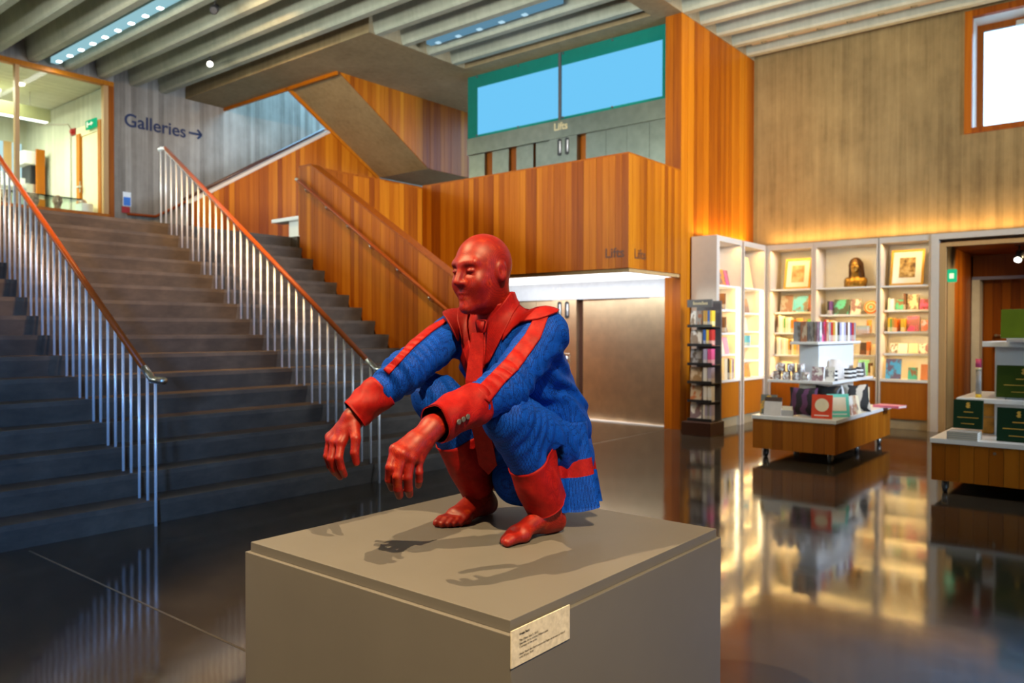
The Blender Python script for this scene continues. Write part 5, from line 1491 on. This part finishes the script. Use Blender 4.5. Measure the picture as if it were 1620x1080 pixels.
# things standing in the top compartments
row('D', 2.0, 10.44, [('p', 'orange', 0.20, 0.24), ('p', 'pink', 0.12, 0.24, 0.01)], 'top compartment', d=0.03)
o = bmesh.new()
box(o, (-0.32, -0.012, 0), (0.32, 0.012, 0.50)); bmesh.ops.transform(o, matrix=Matrix.Translation((-4.82, 11.42, 2.003)) @ Matrix.Rotation(math.radians(90), 4, 'Z') @ Matrix.Rotation(math.radians(-10), 4, 'X'), verts=o.verts)
tag(build('drawing_board', o, plain('cream_board', (0.72, 0.55, 0.28), 0.6)), 'large cream sheet leaning in the top compartment of the corner bookcase', 'picture')
def framed(cx, wd, ht, label, dark):
    f = empty('picture_frame', (cx, YF + 0.25, 2.003), label, 'picture')
    mtx = Matrix.Translation((cx, YF + 0.17, 2.003)) @ Matrix.Rotation(math.radians(-13), 4, 'X')
    def bb(lo, hi, nm, m):
        bm = bmesh.new(); box(bm, lo, hi); bmesh.ops.transform(bm, matrix=mtx, verts=bm.verts); return build(nm, bm, m, f)
    e = 0.028
    bm = bmesh.new()
    for lo, hi in (((-wd / 2, -0.02, 0), (wd / 2, 0.01, e)), ((-wd / 2, -0.02, ht - e), (wd / 2, 0.01, ht)), ((-wd / 2, -0.02, e), (-wd / 2 + e, 0.01, ht - e)), ((wd / 2 - e, -0.02, e), (wd / 2, 0.01, ht - e))): box(bm, lo, hi)
    bmesh.ops.transform(bm, matrix=mtx, verts=bm.verts); build('gold_frame', bm, MT['gold_frame'], f)
    bb((-wd / 2 + e, -0.005, e), (wd / 2 - e, 0.005, ht - e), 'mount', MT['white'])
    pm = MatBuilder('picture_tone_dark' if dark else 'picture_tone_pale', 0.6)
    O = pm.pos(); nf = pm.noise(O, 9.0, 4, 0.6)
    pm.color(pm.ramp(nf, [(0.40, (0.07, 0.035, 0.01)), (0.56, (0.40, 0.26, 0.09)), (0.7, (0.6, 0.5, 0.3))] if dark else [(0.35, (0.36, 0.22, 0.10)), (0.6, (0.62, 0.44, 0.25)), (0.8, (0.7, 0.55, 0.35))]))
    bb((-wd * 0.24, -0.008, ht * 0.22), (wd * 0.24, -0.0051, ht * 0.78), 'picture', pm.m)
framed(-4.25, 0.40, 0.48, 'gold-framed pale portrait drawing leaning in the left bookcase', False)
framed(-2.72, 0.43, 0.52, 'gold-framed dark photograph leaning in the bookcase beside the doorway', True)
# bronze bust
HCs, HTs, HSs = HC, HTILT, HS
HC, HTILT, HS = np.array([-3.42, YF + 0.22, 2.31]), rotm('Z', 12), 0.82
def bust(P):
    d = head_sdf(P, False)
    d = smin(d, rcone(P, HC + (0, 0.02, -0.06), HC + (0, 0.03, -0.2), 0.05, 0.06), 0.03)
    d = smin(d, rcone(P, HC + (-0.10, 0.03, -0.215), HC + (0.10, 0.03, -0.215), 0.062, 0.062), 0.04)
    d = smin(d, ell(P, HC + (0, 0.0, -0.29), (0.155, 0.085, 0.11)), 0.04)
    return np.maximum(d + 0.003 * vnoise(P * 70, 3), 2.002 - P[..., 2])
def hair(P):
    d = ell(P, HC + (0, 0.035, 0.035), (0.088, 0.098, 0.098))
    d = smin(d, rcone(P, HC + (0.03, 0.05, 0.02), HC + (0.095, 0.035, -0.20), 0.072, 0.04), 0.03)
    d = smin(d, rcone(P, HC + (-0.04, 0.04, 0.0), HC + (-0.07, 0.04, -0.15), 0.060, 0.030), 0.03)
    return d + 0.004 * vnoise(P * 90, 4)
bz = empty('bust', (-3.42, YF + 0.22, 2.002), 'small bronze bust with long dark hair in the top of the wide bookcase', 'bust')
V, Q = surface_net(bust, (-3.65, YF + 0.02, 1.99), (-3.18, YF + 0.40, 2.45), 0.008)
mesh_np('figure', V, Q, MT['brass'], bz)
V, Q = surface_net(hair, (-3.65, YF + 0.02, 1.99), (-3.18, YF + 0.45, 2.52), 0.009)
mesh_np('hair', V, Q, plain('dark_bronze', (0.09, 0.04, 0.012), 0.4, 0.5, var=0.4, scale=30), bz)['label'] = 'dark long hair'
HC, HTILT, HS = HCs, HTs, HSs
# round plate on bay B top shelf
pt = empty('decorated_plate', FM.p(-3.20, 0.2, 1.61), 'round orange ringed plate standing on the shelf below the bust', 'plate')
for r, c, dz in ((0.098, 'orange', 0), (0.075, 'cream', 0.004), (0.058, 'orange', 0.007), (0.036, 'beige', 0.010), (0.018, 'mint', 0.012)):
    bm = bmesh.new(); lathe(bm, [(r * 0.98, 0), (r, 0.003), (r * 0.97, 0.006)], (0, 0, dz), 24)
    bmesh.ops.transform(bm, matrix=Matrix.Translation(FM.p(-3.20, 0.24, 1.71)) @ Matrix.Rotation(math.radians(78), 4, 'X'), verts=bm.verts)
    build('plate_ring' if dz else 'plate_rim', bm, plain('plate_' + c, COLS[c], 0.35), pt)

# ------------------------------------------------------------------ card and book stand beside the lifts
kx0, kx1, ky0, ky1 = -5.20, -4.84, 10.0 - 0.0, 10.09
kx0, kx1, ky0, ky1 = -5.21, -4.72, 9.58, 9.80
kp0, kp1 = at(1083, 676, 'z', 0), at(1131, 676, 'z', 0)
ks = empty('book_stand', (-4.98, 9.72, 0), 'tall dark book stand with six tiers in front of the timber pillar', 'book stand')
kc = at(1108, 681, 'z', 0); 
kx0, kx1 = at(1087, 600, 'y', 9.52)[0], at(1126, 600, 'y', 9.52)[0]
ky0, ky1 = 9.52, 9.82
zs = [vz_ for vz_ in (0.19, 0.435, 0.68, 0.92, 1.17, 1.42)]
build('base', B(((kx0 - 0.02, ky0 - 0.12, 0), (kx1 + 0.04, ky1, 0.175)), bevel=0.005), MT['dark_brown'], ks)
build('back_panel', B(((kx0, ky1 - 0.03, 0.175), (kx1, ky1, 1.76))), MT['charcoal'], ks)
for i, z in enumerate(zs):
    build('tier', B(((kx0, ky0, z - 0.012), (kx1, ky1 - 0.03, z)), ((kx0, ky0, z), (kx1, ky0 + 0.006, z + 0.025))), MT['black'], ks)
build('sign_board', B(((kx0, ky0 - 0.005, 1.67), (kx1, ky0 + 0.02, 1.77))), MT['charcoal'], ks)
hs = [0.045, 0.028, 0.030, 0.027, 0.031, 0.028, 0.042, 0.029, 0.028, 0.031]
bm = bmesh.new()
for i_, h_ in enumerate(hs): box(bm, (kx0 + 0.085 + i_ * 0.021, ky0 - 0.0065, 1.702), (kx0 + 0.085 + i_ * 0.021 + 0.013, ky0 - 0.0055, 1.702 + h_))
build('sign_lettering', bm, MT['silver_letter'], ks)['kind'] = 'stuff'
cols = [(['white', 'grey'], ['ochre', 'ochre', 'blue', 'yellow']), (['white'], ['blue', 'yellow', 'red']), (['grey'], ['lilac', 'pink']), (['beige'], ['white', 'lilac']), (['beige'], ['white', 'white']), (['white'], ['white', 'lilac', 'grey', 'lilac'])]
tn = ['sixth and top', 'fifth', 'fourth', 'third', 'second', 'lowest']
for (pc, ups), z, nm in zip(cols, zs[::-1], tn):
    for j, c in enumerate(pc):
        o = put(FLATP, 'book', (kx0 + 0.105 + j * 0.03, ky0 + 0.045 - j * 0.0 + (0.03 if j == 0 and len(pc) > 1 else 0), z + 0.001), (0.16, 0.016, 0.205), 0, c, lean=-0.12)
        if len(pc) > 1: o.location.x = kx0 + 0.05 + j * 0.09; o.scale.x = 0.085
        tag(o, f'{c} cover facing out on the {nm} tier of the book stand', 'book', 'books on the dark stand')
    x = kx0 + 0.215; wdt = (kx1 - 0.01 - x) / len(ups)
    for j, c in enumerate(ups):
        o = put(BOOK, 'book', (x + wdt * (j + 0.5), ky0 + 0.07, z + 0.0005), (wdt * 0.86, 0.10, 0.205), 0, c)
        tag(o, f'{c} spine, {ORD[j]} from left, {nm} tier of the dark book stand', 'book', 'books on the dark stand')

# ------------------------------------------------------------------ display tables on casters
def caster(parent, x, y):
    c = empty('caster', (x, y, 0)); c.parent = parent; c.location = Vector((x, y, 0)) - parent.location
    r = 0.045
    bm = bmesh.new(); tube(bm, [(x - 0.014, y, r), (x + 0.014, y, r)], r, 16); build('wheel', bm, MT['rubber'], c, True)
    bm = bmesh.new(); tube(bm, [(x - 0.017, y, r), (x + 0.017, y, r)], r * 0.55, 12); build('hub', bm, MT['steel'], c, True)
    bm = bmesh.new()
    box(bm, (x - 0.024, y - 0.016, r - 0.01), (x - 0.018, y + 0.03, 0.10)); box(bm, (x + 0.018, y - 0.016, r - 0.01), (x + 0.024, y + 0.03, 0.10)); box(bm, (x - 0.024, y - 0.02, 0.096), (x + 0.024, y + 0.035, 0.106))
    build('fork', bm, MT['steel'], c)
def table(x0, x1, y0, y1, z, zb, label, cast):
    t = empty('display_table', ((x0 + x1) / 2, (y0 + y1) / 2, 0), label, 'display table', 'wheeled display tables')
    build('table_top', B(((x0, y0, z - 0.04), (x1, y1, z)), bevel=0.003), MT['white_lam'], t)
    build('carcass', B(((x0 + 0.03, y0 + 0.03, zb), (x1 - 0.03, y1 - 0.03, z - 0.041))), MT['gap'], t)
    n = round((x1 - x0) / 0.11)
    base = wloc(t)
    for side, ax in ((y0 + 0.01, 'y'), (x1 - 0.01, 'x')):
        L0, L1 = (x0 + 0.01, x1 - 0.011) if ax == 'y' else (y0 + 0.011, y1 - 0.01)
        n = round((L1 - L0) / 0.105); wd = (L1 - L0) / n
        for i in range(n):
            o = bpy.data.objects.new('plank', cube_mesh('bamboo')); C.objects.link(o); o.parent = t
            c = L0 + (i + 0.5) * wd
            loc = Vector((c, side + 0.009, (zb + z - 0.041) / 2)) if ax == 'y' else Vector((side - 0.009, c, (zb + z - 0.041) / 2))
            o.location = loc - base
            o.scale = (wd - 0.003, 0.018, z - 0.041 - zb) if ax == 'y' else (0.018, wd - 0.003, z - 0.041 - zb)
    for x, y in cast: caster(t, x, y)
    return t
T1 = table(-3.36, -2.48, 8.17, 10.30, 0.46, 0.108, 'wheeled display table with black cushions and a tall white centre stand', [(x, y) for x in (-3.26, -2.58) for y in (8.32, 9.25, 10.15)])
s1 = empty('display_stand', (-2.92, 9.2, 0.46), 'white tiered stand full of books and mugs on the middle display table', 'display stand')
build('upright_panel', B(((-3.01, 8.62, 0.461), (-2.80, 9.87, 1.215)), bevel=0.004), MT['white_lam'], s1)
build('shelf', B(((-3.30, 8.45, 0.80), (-2.60, 9.95, 0.83)), bevel=0.004), MT['white_lam'], s1)
build('shelf', B(((-3.05, 8.45, 1.215), (-2.75, 9.98, 1.245)), bevel=0.004), MT['white_lam'], s1)
# books along the top of the stand
cs = ['grey', 'white', 'pink', 'red', 'beige', 'grey', 'red', 'ochre', 'cream', 'black', 'lilac', 'white', 'lilac', 'brown', 'white', 'purple', 'red', 'grey']
y = 8.50
for i, c in enumerate(cs):
    wd = 0.078
    o = put(BOOK if i > 4 else FLATP, 'book', (-2.86, y + wd / 2, 1.2455), (wd * 0.94, 0.15, 0.215 if i > 0 else 0.22) if i > 4 else (wd * 0.94, 0.02, 0.215), math.radians(90), c)
    if i <= 4: o.location.x = -2.79
    tag(o, f'{c} {"book spine" if i > 4 else "cover"}, {["nearest","second","third","fourth","fifth","sixth","seventh","eighth","ninth","tenth","eleventh","twelfth","thirteenth","fourteenth","fifteenth","sixteenth","seventeenth","farthest"][i]} along the top of the white display stand', 'book', 'books on top of the display stand')
    y += wd
for i, c in enumerate(('grey', 'beige', 'grey')):
    o = put(FLATP, 'book', (-3.0 + i * 0.075, 8.52, 1.2455), (0.07, 0.02, 0.215), 0, c); tag(o, f'{c} printed cover facing the hall, {ORD[i]} from left on the end of the display stand', 'book', 'covers on the end of the display stand')
# mugs stacked on the middle shelf
def mug(x, y, z, rz, c, lab):
    m = empty('mug', (x, y, z), lab, 'mug', 'mugs on the display stand')
    bm = bmesh.new(); n = 14; r = 0.042; h = 0.088
    lathe(bm, [(r * 0.9, 0), (r, 0.006), (r, h), (r - 0.005, h), (r - 0.006, 0.012), (0.004, 0.008)], (x, y, z), n)
    cup = build('cup', bm, MT['tint_mug_' + c], m)
    bm = bmesh.new(); pts = [(x + math.cos(rz) * (r + 0.026 * math.sin(t)), y + math.sin(rz) * (r + 0.026 * math.sin(t)), z + h / 2 + 0.028 * math.cos(t)) for t in [math.pi * i / 8 for i in range(9)]]
    tube(bm, pts, 0.006, 6); build('handle', bm, MT['white_lam'], m, True)
for c, nm in (('a', (0.42, 0.42, 0.40)), ('b', (0.62, 0.58, 0.54)), ('c', (0.30, 0.31, 0.33))):
    b_ = MatBuilder('mug_print_' + c, 0.25); b_.color(b_.ramp(b_.noise(b_.pos(), 42.0, 3, 0.6), [(0.42, (0.70, 0.69, 0.66)), (0.5, nm), (0.58, (0.40, 0.22, 0.18)), (0.66, (0.2, 0.26, 0.36))])); MT['tint_mug_' + c] = b_.m
i = 0
for lev in range(2):
    for k in range(4 - lev):
        mug(-3.22 + k * 0.105 + lev * 0.05, 8.53, 0.831 + lev * 0.0885, -2.2 + 0.5 * k, 'abc'[(k + lev) % 3], f'patterned mug, {ORD[k]} from left, {"lower" if lev == 0 else "upper"} row on the white display stand')
# cards and mugs with letters on the corner of the middle shelf
for i, (x, y, c, ww, hh, lab) in enumerate(((-2.78, 8.52, 'white', 0.12, 0.15, 'white card with a black bird print at the corner of the display stand'), (-2.66, 8.53, 'white', 0.10, 0.15, 'white card with coloured dots at the corner of the display stand'))):
    o = put(FLATP, 'greeting_card', (x, y, 0.8305), (ww, 0.012, hh), 0, c, lean=-0.15); tag(o, lab, 'card')
cv = empty('tea_towel', (-2.70, 9.0, 0.83), 'pale folded cloth draped in a peak on the display stand', 'cloth')
bm = bmesh.new(); prism(bm, [(8.78, 0.831), (9.06, 0.831), (8.95, 1.05), (8.91, 1.05)], 'x', -2.78, -2.66); bmesh.ops.bevel(bm, geom=bm.edges[:], offset=0.01, segments=2, affect='EDGES'); build('cloth_fold', bm, plain('pale_linen', (0.66, 0.60, 0.55), 0.8), cv, True)
for i, yy in enumerate((8.66, 9.18, 9.34, 9.62)):
    st_ = empty('striped_mug', (-2.66, yy, 0.831), ['black and white striped mug nearest the corner of the display stand', 'black and white striped mug in the middle of the display stand', 'black and white striped mug beyond the peaked cloth', 'black and white striped mug farthest along the display stand'][i], 'mug', 'striped mugs on the display stand')
    for q in range(5):
        bm = bmesh.new(); lathe(bm, [(0.043, 0), (0.043, 0.022)], (-2.66, yy, 0.831 + q * 0.0222), 14); build('band', bm, MT['black'] if q % 2 == 0 else MT['white_lam'], st_)
for i in range(5):
    o = put(FLAT, 'book', (-2.68, 9.74 + i * 0.03, 0.8305), (0.14, 0.012, 0.16), math.radians(90), ['cream', 'lilac', 'beige', 'white', 'grey'][i], lean=-0.1); tag(o, f'{["cream","lilac","beige","white","grey"][i]} notebook, {ORD[i]} in the row at the far end of the display stand', 'notebook', 'notebooks on the display stand')
# table-top goods
Zt = 0.4605
o = put(FLATP, 'book', (-3.25, 8.36, Zt), (0.17, 0.02, 0.21), math.radians(8), 'ochre', lean=-0.22); tag(o, 'ochre book with a pale disc on its cover, left end of the display table', 'book')
cl = empty('desk_calendar', (-3.12, 8.26, Zt), 'grey desk calendar with a dark band on the display table', 'calendar')
def lean_box(lo, hi, loc, rz, lean, nm, m, par, bev=0.0):
    bm = bmesh.new(); box(bm, lo, hi, bevel=bev); bmesh.ops.transform(bm, matrix=Matrix.Translation(loc) @ Matrix.Rotation(rz, 4, 'Z') @ Matrix.Rotation(lean, 4, 'X'), verts=bm.verts); return build(nm, bm, m, par)
lean_box((-0.09, -0.008, 0), (0.09, 0.008, 0.15), (-3.16, 8.24, Zt), 0.05, -0.25, 'calendar_page', plain('calendar_grey', (0.60, 0.55, 0.50), 0.6), cl)
lean_box((-0.09, -0.009, 0.15), (0.09, 0.009, 0.195), (-3.16, 8.24, Zt), 0.05, -0.25, 'calendar_header', MT['dark_brown'], cl)
o = put(FLAT, 'box', (-3.02, 8.30, Zt + 0.0), (0.12, 0.06, 0.06), 0.3, 'grey'); tag(o, 'small grey gift box beside the black cushion on the display table', 'box')
o = put(FLAT, 'box', (-3.02, 8.30, Zt + 0.0605), (0.10, 0.05, 0.04), 0.2, 'cream'); tag(o, 'small cream gift box on top of the grey gift box', 'box')
def cushion(loc, wd, ht, rz, lean, mat, label, pattern=None):
    V, Q = [], []
    n = 16
    for s_ in (-1, 1):
        for j in range(n + 1):
            for i in range(n + 1):
                u, v = i / n * 2 - 1, j / n * 2 - 1
                puff = max(0.0, (1 - u ** 4) * (1 - v ** 4)) ** 0.6
                pin = 1 + 0.06 * (abs(u * v)) - 0.05 * (1 - abs(u)) * abs(v) - 0.05 * (1 - abs(v)) * abs(u)
                V.append((u * wd / 2 * pin, s_ * 0.052 * puff, (v * pin * 0.5 + 0.5) * ht))
    m = (n + 1) ** 2
    for b in (0, m):
        for j in range(n):
            for i in range(n):
                k = b + j * (n + 1) + i; q = [k, k + 1, k + n + 2, k + n + 1]; Q.append(q if b == 0 else q[::-1])
    mt = np.array(Matrix.Rotation(rz, 3, 'Z') @ Matrix.Rotation(lean, 3, 'X'))
    V = np.array(V) @ mt.T + np.array(loc)
    V[:, 2] += max(0, loc[2] - V[:, 2].min())
    o = mesh_np('cushion', V, Q, mat); tag(o, label, 'cushion', 'black cushions on the display table')
def stripe_mat(name, a, b, sc):
    m = MatBuilder(name, 0.8); O = m.pos(); wv = m.add('ShaderNodeTexWave'); wv.inputs['Scale'].default_value = sc; wv.inputs['Distortion'].default_value = 3; m.l.new(m.mapping(O, (0.3, 0.3, 1)), wv.inputs['Vector'])
    m.color(m.ramp(wv.outputs['Fac'], [(0.5, a), (0.6, b)])); return m.m
cushion((-2.89, 8.39, Zt), 0.27, 0.29, 0.15, -0.22, stripe_mat('black_purple_pattern', (0.012, 0.008, 0.010), (0.10, 0.03, 0.09), 9), 'black and purple patterned cushion, front left on the display table')
cushion((-2.68, 8.555, Zt), 0.24, 0.31, 0.25, -0.18, MT['black'], 'plain black cushion behind the patterned one on the display table')
cushion((-2.68, 8.76, Zt), 0.20, 0.27, 0.7, -0.2, stripe_mat('black_white_pattern', (0.015, 0.015, 0.015), (0.5, 0.5, 0.48), 14), 'small black and white cushion against the stand on the display table')
cushion((-2.55, 9.20, Zt), 0.28, 0.30, 0.75, -0.28, stripe_mat('black_cream_pattern', (0.015, 0.013, 0.012), (0.55, 0.48, 0.38), 8), 'large black and cream lettered cushion at the far end of the display table')
def disc_book(loc, wd, ht, rz, base, disc, label, rect=False):
    t = empty('book', loc, label, 'book')
    lean_box((-wd / 2, -0.012, 0), (wd / 2, 0.012, ht), loc, rz, -0.18, 'cover', plain('cover_' + base, COLS[base], 0.4), t)
    bm = bmesh.new()
    if rect: box(bm, (-wd * 0.34, -0.016, ht * 0.26), (wd * 0.34, -0.0122, ht * 0.86))
    else:
        lathe(bm, [(wd * 0.34, 0), (wd * 0.34, 0.003)], (0, 0, 0), 24); bmesh.ops.transform(bm, matrix=Matrix.Translation((0, -0.0125, ht * 0.56)) @ Matrix.Rotation(math.radians(90), 4, 'X'), verts=bm.verts)
    bmesh.ops.transform(bm, matrix=Matrix.Translation(loc) @ Matrix.Rotation(rz, 4, 'Z') @ Matrix.Rotation(-0.18, 4, 'X'), verts=bm.verts)
    build('cover_panel', bm, plain('panel_' + disc, COLS[disc], 0.5), t)
    lean_box((-wd * 0.35, -0.014, ht * 0.10), (wd * 0.35, -0.0122, ht * 0.14), loc, rz, -0.18, 'title_line', MT['white'], t)
disc_book((-2.655, 8.27, Zt), 0.20, 0.245, 0.12, 'orange', 'cream', 'orange-red book with a cream disc at the front corner of the display table')
bpy.data.materials['cover_orange'].node_tree.nodes['Color Ramp'].color_ramp.elements[0].color = (0.62, 0.05, 0.015, 1)
bpy.data.materials['cover_orange'].node_tree.nodes['Color Ramp'].color_ramp.elements[1].color = (0.72, 0.065, 0.02, 1)
disc_book((-2.56, 8.53, Zt), 0.23, 0.24, 0.75, 'mint', 'cream', 'mint green book with a cream square, right of the orange-red one', True)
for i, (y_, c) in enumerate(((8.80, 'white'), (8.91, 'beige'), (9.02, 'cream'))):
    o = put(FLATP, 'book', (-2.525, y_ + 0.02, Zt), (0.12, 0.014, 0.20), 1.2, c, lean=-0.2); tag(o, f'{c} small print leaning beside the mint book, {ORD[i]} along the table edge', 'print', 'prints on the display table')
o = put(FLAT, 'book', (-2.58, 10.05, Zt + 0.014), (0.22, 0.028, 0.30), 1.4, 'pink', lean=math.radians(90)); tag(o, 'pinkish book lying flat at the far end of the display table', 'book')
o = put(BOOK, 'book', (-2.66, 9.90, Zt), (0.03, 0.16, 0.24), 0.5, 'cream'); tag(o, 'cream book standing behind the large lettered cushion', 'book')

T2 = table(-1.47, 0.75, 7.36, 9.1, 0.46, 0.108, 'wheeled display table of green boxes cut by the right edge of the photograph', [(x, y) for x in (-1.37, -0.35, 0.62) for y in (7.46, 8.95)])
bm = bmesh.new(); lathe(bm, [(0.012, 0), (0.012, 0.006)], (0, 0, 0), 10); bmesh.ops.transform(bm, matrix=Matrix.Translation((-1.0, 7.372, 0.37)) @ Matrix.Rotation(math.radians(90), 4, 'X'), verts=bm.verts); build('lock', bm, MT['steel'], T2)
s2 = empty('display_stand', (-0.35, 8.1, 0.46), 'white tiered stand of green gift boxes on the right display table', 'display stand')
build('upright_panel', B(((-1.08, 7.92, 0.461), (0.4, 8.5, 1.225)), bevel=0.004), MT['white_lam'], s2)
build('shelf', B(((-1.335, 7.70, 0.745), (0.6, 8.7, 0.785)), bevel=0.004), MT['white_lam'], s2)
build('shelf', B(((-1.15, 7.74, 1.225), (0.5, 8.6, 1.27)), bevel=0.004), MT['white_lam'], s2)
def green_box(x0, x1, y, z, ht, label, tone, lines, lean=-0.12):
    t = empty('gift_box', ((x0 + x1) / 2, y, z), label, 'gift box', 'green gift boxes with gold print')
    loc = ((x0 + x1) / 2, y, z); wd = x1 - x0
    m = plain('green_' + tone, {'olive': (0.075, 0.115, 0.004), 'moss': (0.028, 0.052, 0.003), 'bottle': (0.004, 0.026, 0.010)}[tone], 0.45, spec=0.2)
    lean_box((-wd / 2, -0.02, 0), (wd / 2, 0.02, ht), loc, 0, lean, 'box_body', m, t, 0.002)
    gold = plain('gold_foil', (0.75, 0.46, 0.08), 0.35, 0.4)
    for (a, b, zz, hh) in lines:
        lean_box((-wd / 2 + wd * a, -0.0225, ht * zz), (-wd / 2 + wd * b, -0.0202, ht * (zz + hh)), loc, 0, lean, 'gold_print', gold, t)
    if tone == 'olive':
        bm = bmesh.new(); prism(bm, [(-0.045, 0.0), (0.005, 0.028), (0.045, 0.022), (0.045, -0.022), (0.005, -0.028)], 'y', -0.0225, -0.0202); bmesh.ops.transform(bm, matrix=Matrix.Translation(loc) @ Matrix.Rotation(lean, 4, 'X') @ Matrix.Translation((0.06, 0, ht * 0.5)), verts=bm.verts)
        build('gold_emblem', bm, gold, t)
    else:
        for dz, r in ((0.86, 0.013), (0.77, 0.015)):
            bm = bmesh.new(); prism(bm, [(-r * 1.3, 0), (-r * 0.3, r), (r * 1.2, r * 0.8), (r * 0.6, 0), (r * 1.1, -r * 0.7), (-r * 0.4, -r)], 'y', -0.0225, -0.0202); bmesh.ops.transform(bm, matrix=Matrix.Translation(loc) @ Matrix.Rotation(lean, 4, 'X') @ Matrix.Translation((wd * 0.0, 0, ht * dz)), verts=bm.verts)
            build('gold_emblem', bm, gold, t)
L3 = [(0.36, 0.68, 0.56, 0.028), (0.14, 0.86, 0.37, 0.022), (0.28, 0.72, 0.16, 0.02)]
green_box(-1.03, -0.62, 7.86, 1.30, 0.245, 'olive green box with one gold mark on the top tier', 'olive', [])
for i in range(2):
    o = put(FLAT, 'book', (-0.80, 7.86, 1.2705 + 0.007 + i * 0.0145), (0.30, 0.014, 0.2), 0, ['lilac', 'white'][i], lean=math.radians(90)); o.location.y -= 0.1; tag(o, f'{["lilac","white"][i]} flat packet under the olive box, {["lower","upper"][i]} of two', 'packet', 'packets under the olive box')
green_box(-1.05, -0.66, 7.80, 0.80, 0.27, 'moss green box with gold print on the middle tier', 'moss', L3)
build('acrylic_stand', B(((-0.98, 7.74, 0.786), (-0.70, 7.83, 0.80)), ((-0.98, 7.735, 0.80), (-0.965, 7.745, 0.84)), ((-0.74, 7.735, 0.80), (-0.725, 7.745, 0.84))), MT['glass'], None)
tag(bpy.data.objects['acrylic_stand'], 'clear acrylic stand under the moss green box', 'stand')
for i in range(4):
    o = put(FLAT, 'book', (-1.23, 7.66, Zt + 0.008 + i * 0.0165), (0.225, 0.016, 0.20), 0, 'grey', lean=math.radians(90)); o.location.y -= 0.1
    tag(o, f'grey hardback in the stack under the green box, {["lowest", "second up", "third up", "topmost"][i]}', 'book', 'stack of grey hardbacks')
green_box(-1.345, -1.125, 7.64, Zt + 0.068, 0.245, 'dark green box standing on the stack of grey hardbacks', 'bottle', L3)
green_box(-1.005, -0.70, 7.50, Zt + 0.001, 0.275, 'dark green box at the right edge, standing on the table top', 'bottle', L3)
yp = empty('yellow_package', (-1.12, 8.0, Zt), 'yellow wrapped package behind the dark green box', 'package')
build('package_body', B(((-1.19, 7.98, Zt), (-1.09, 8.12, 0.735)), bevel=0.02), plain('amber_wrap', (0.68, 0.30, 0.03), 0.5, var=0.25), yp)
build('wrap_tie', B(((-1.195, 7.975, 0.60), (-1.085, 8.125, 0.612))), MT['oak'], yp)
pc = at(1548, 612, 'y', 7.82)
pe_ = empty('pencil_holder', (pc[0], 7.82, 0.785), 'slim giant pencil with pink top standing on the middle tier', 'pencil')
for (z0_, z1_, c, r) in ((0.7855, 0.815, 'yellow', 0.024), (0.815, 1.02, 'grey', 0.022), (1.02, 1.045, 'cream', 0.024), (1.045, 1.12, 'pink', 0.024)):
    bm = bmesh.new(); lathe(bm, [(r, 0), (r, z1_ - z0_)], (pc[0], 7.82, z0_), 12); build('pencil_' + {'yellow': 'foot', 'grey': 'shaft', 'cream': 'ferrule', 'pink': 'eraser'}[c], bm, plain('pencil_' + c, COLS[c], 0.4), pe_)
bpy.context.view_layer.update()
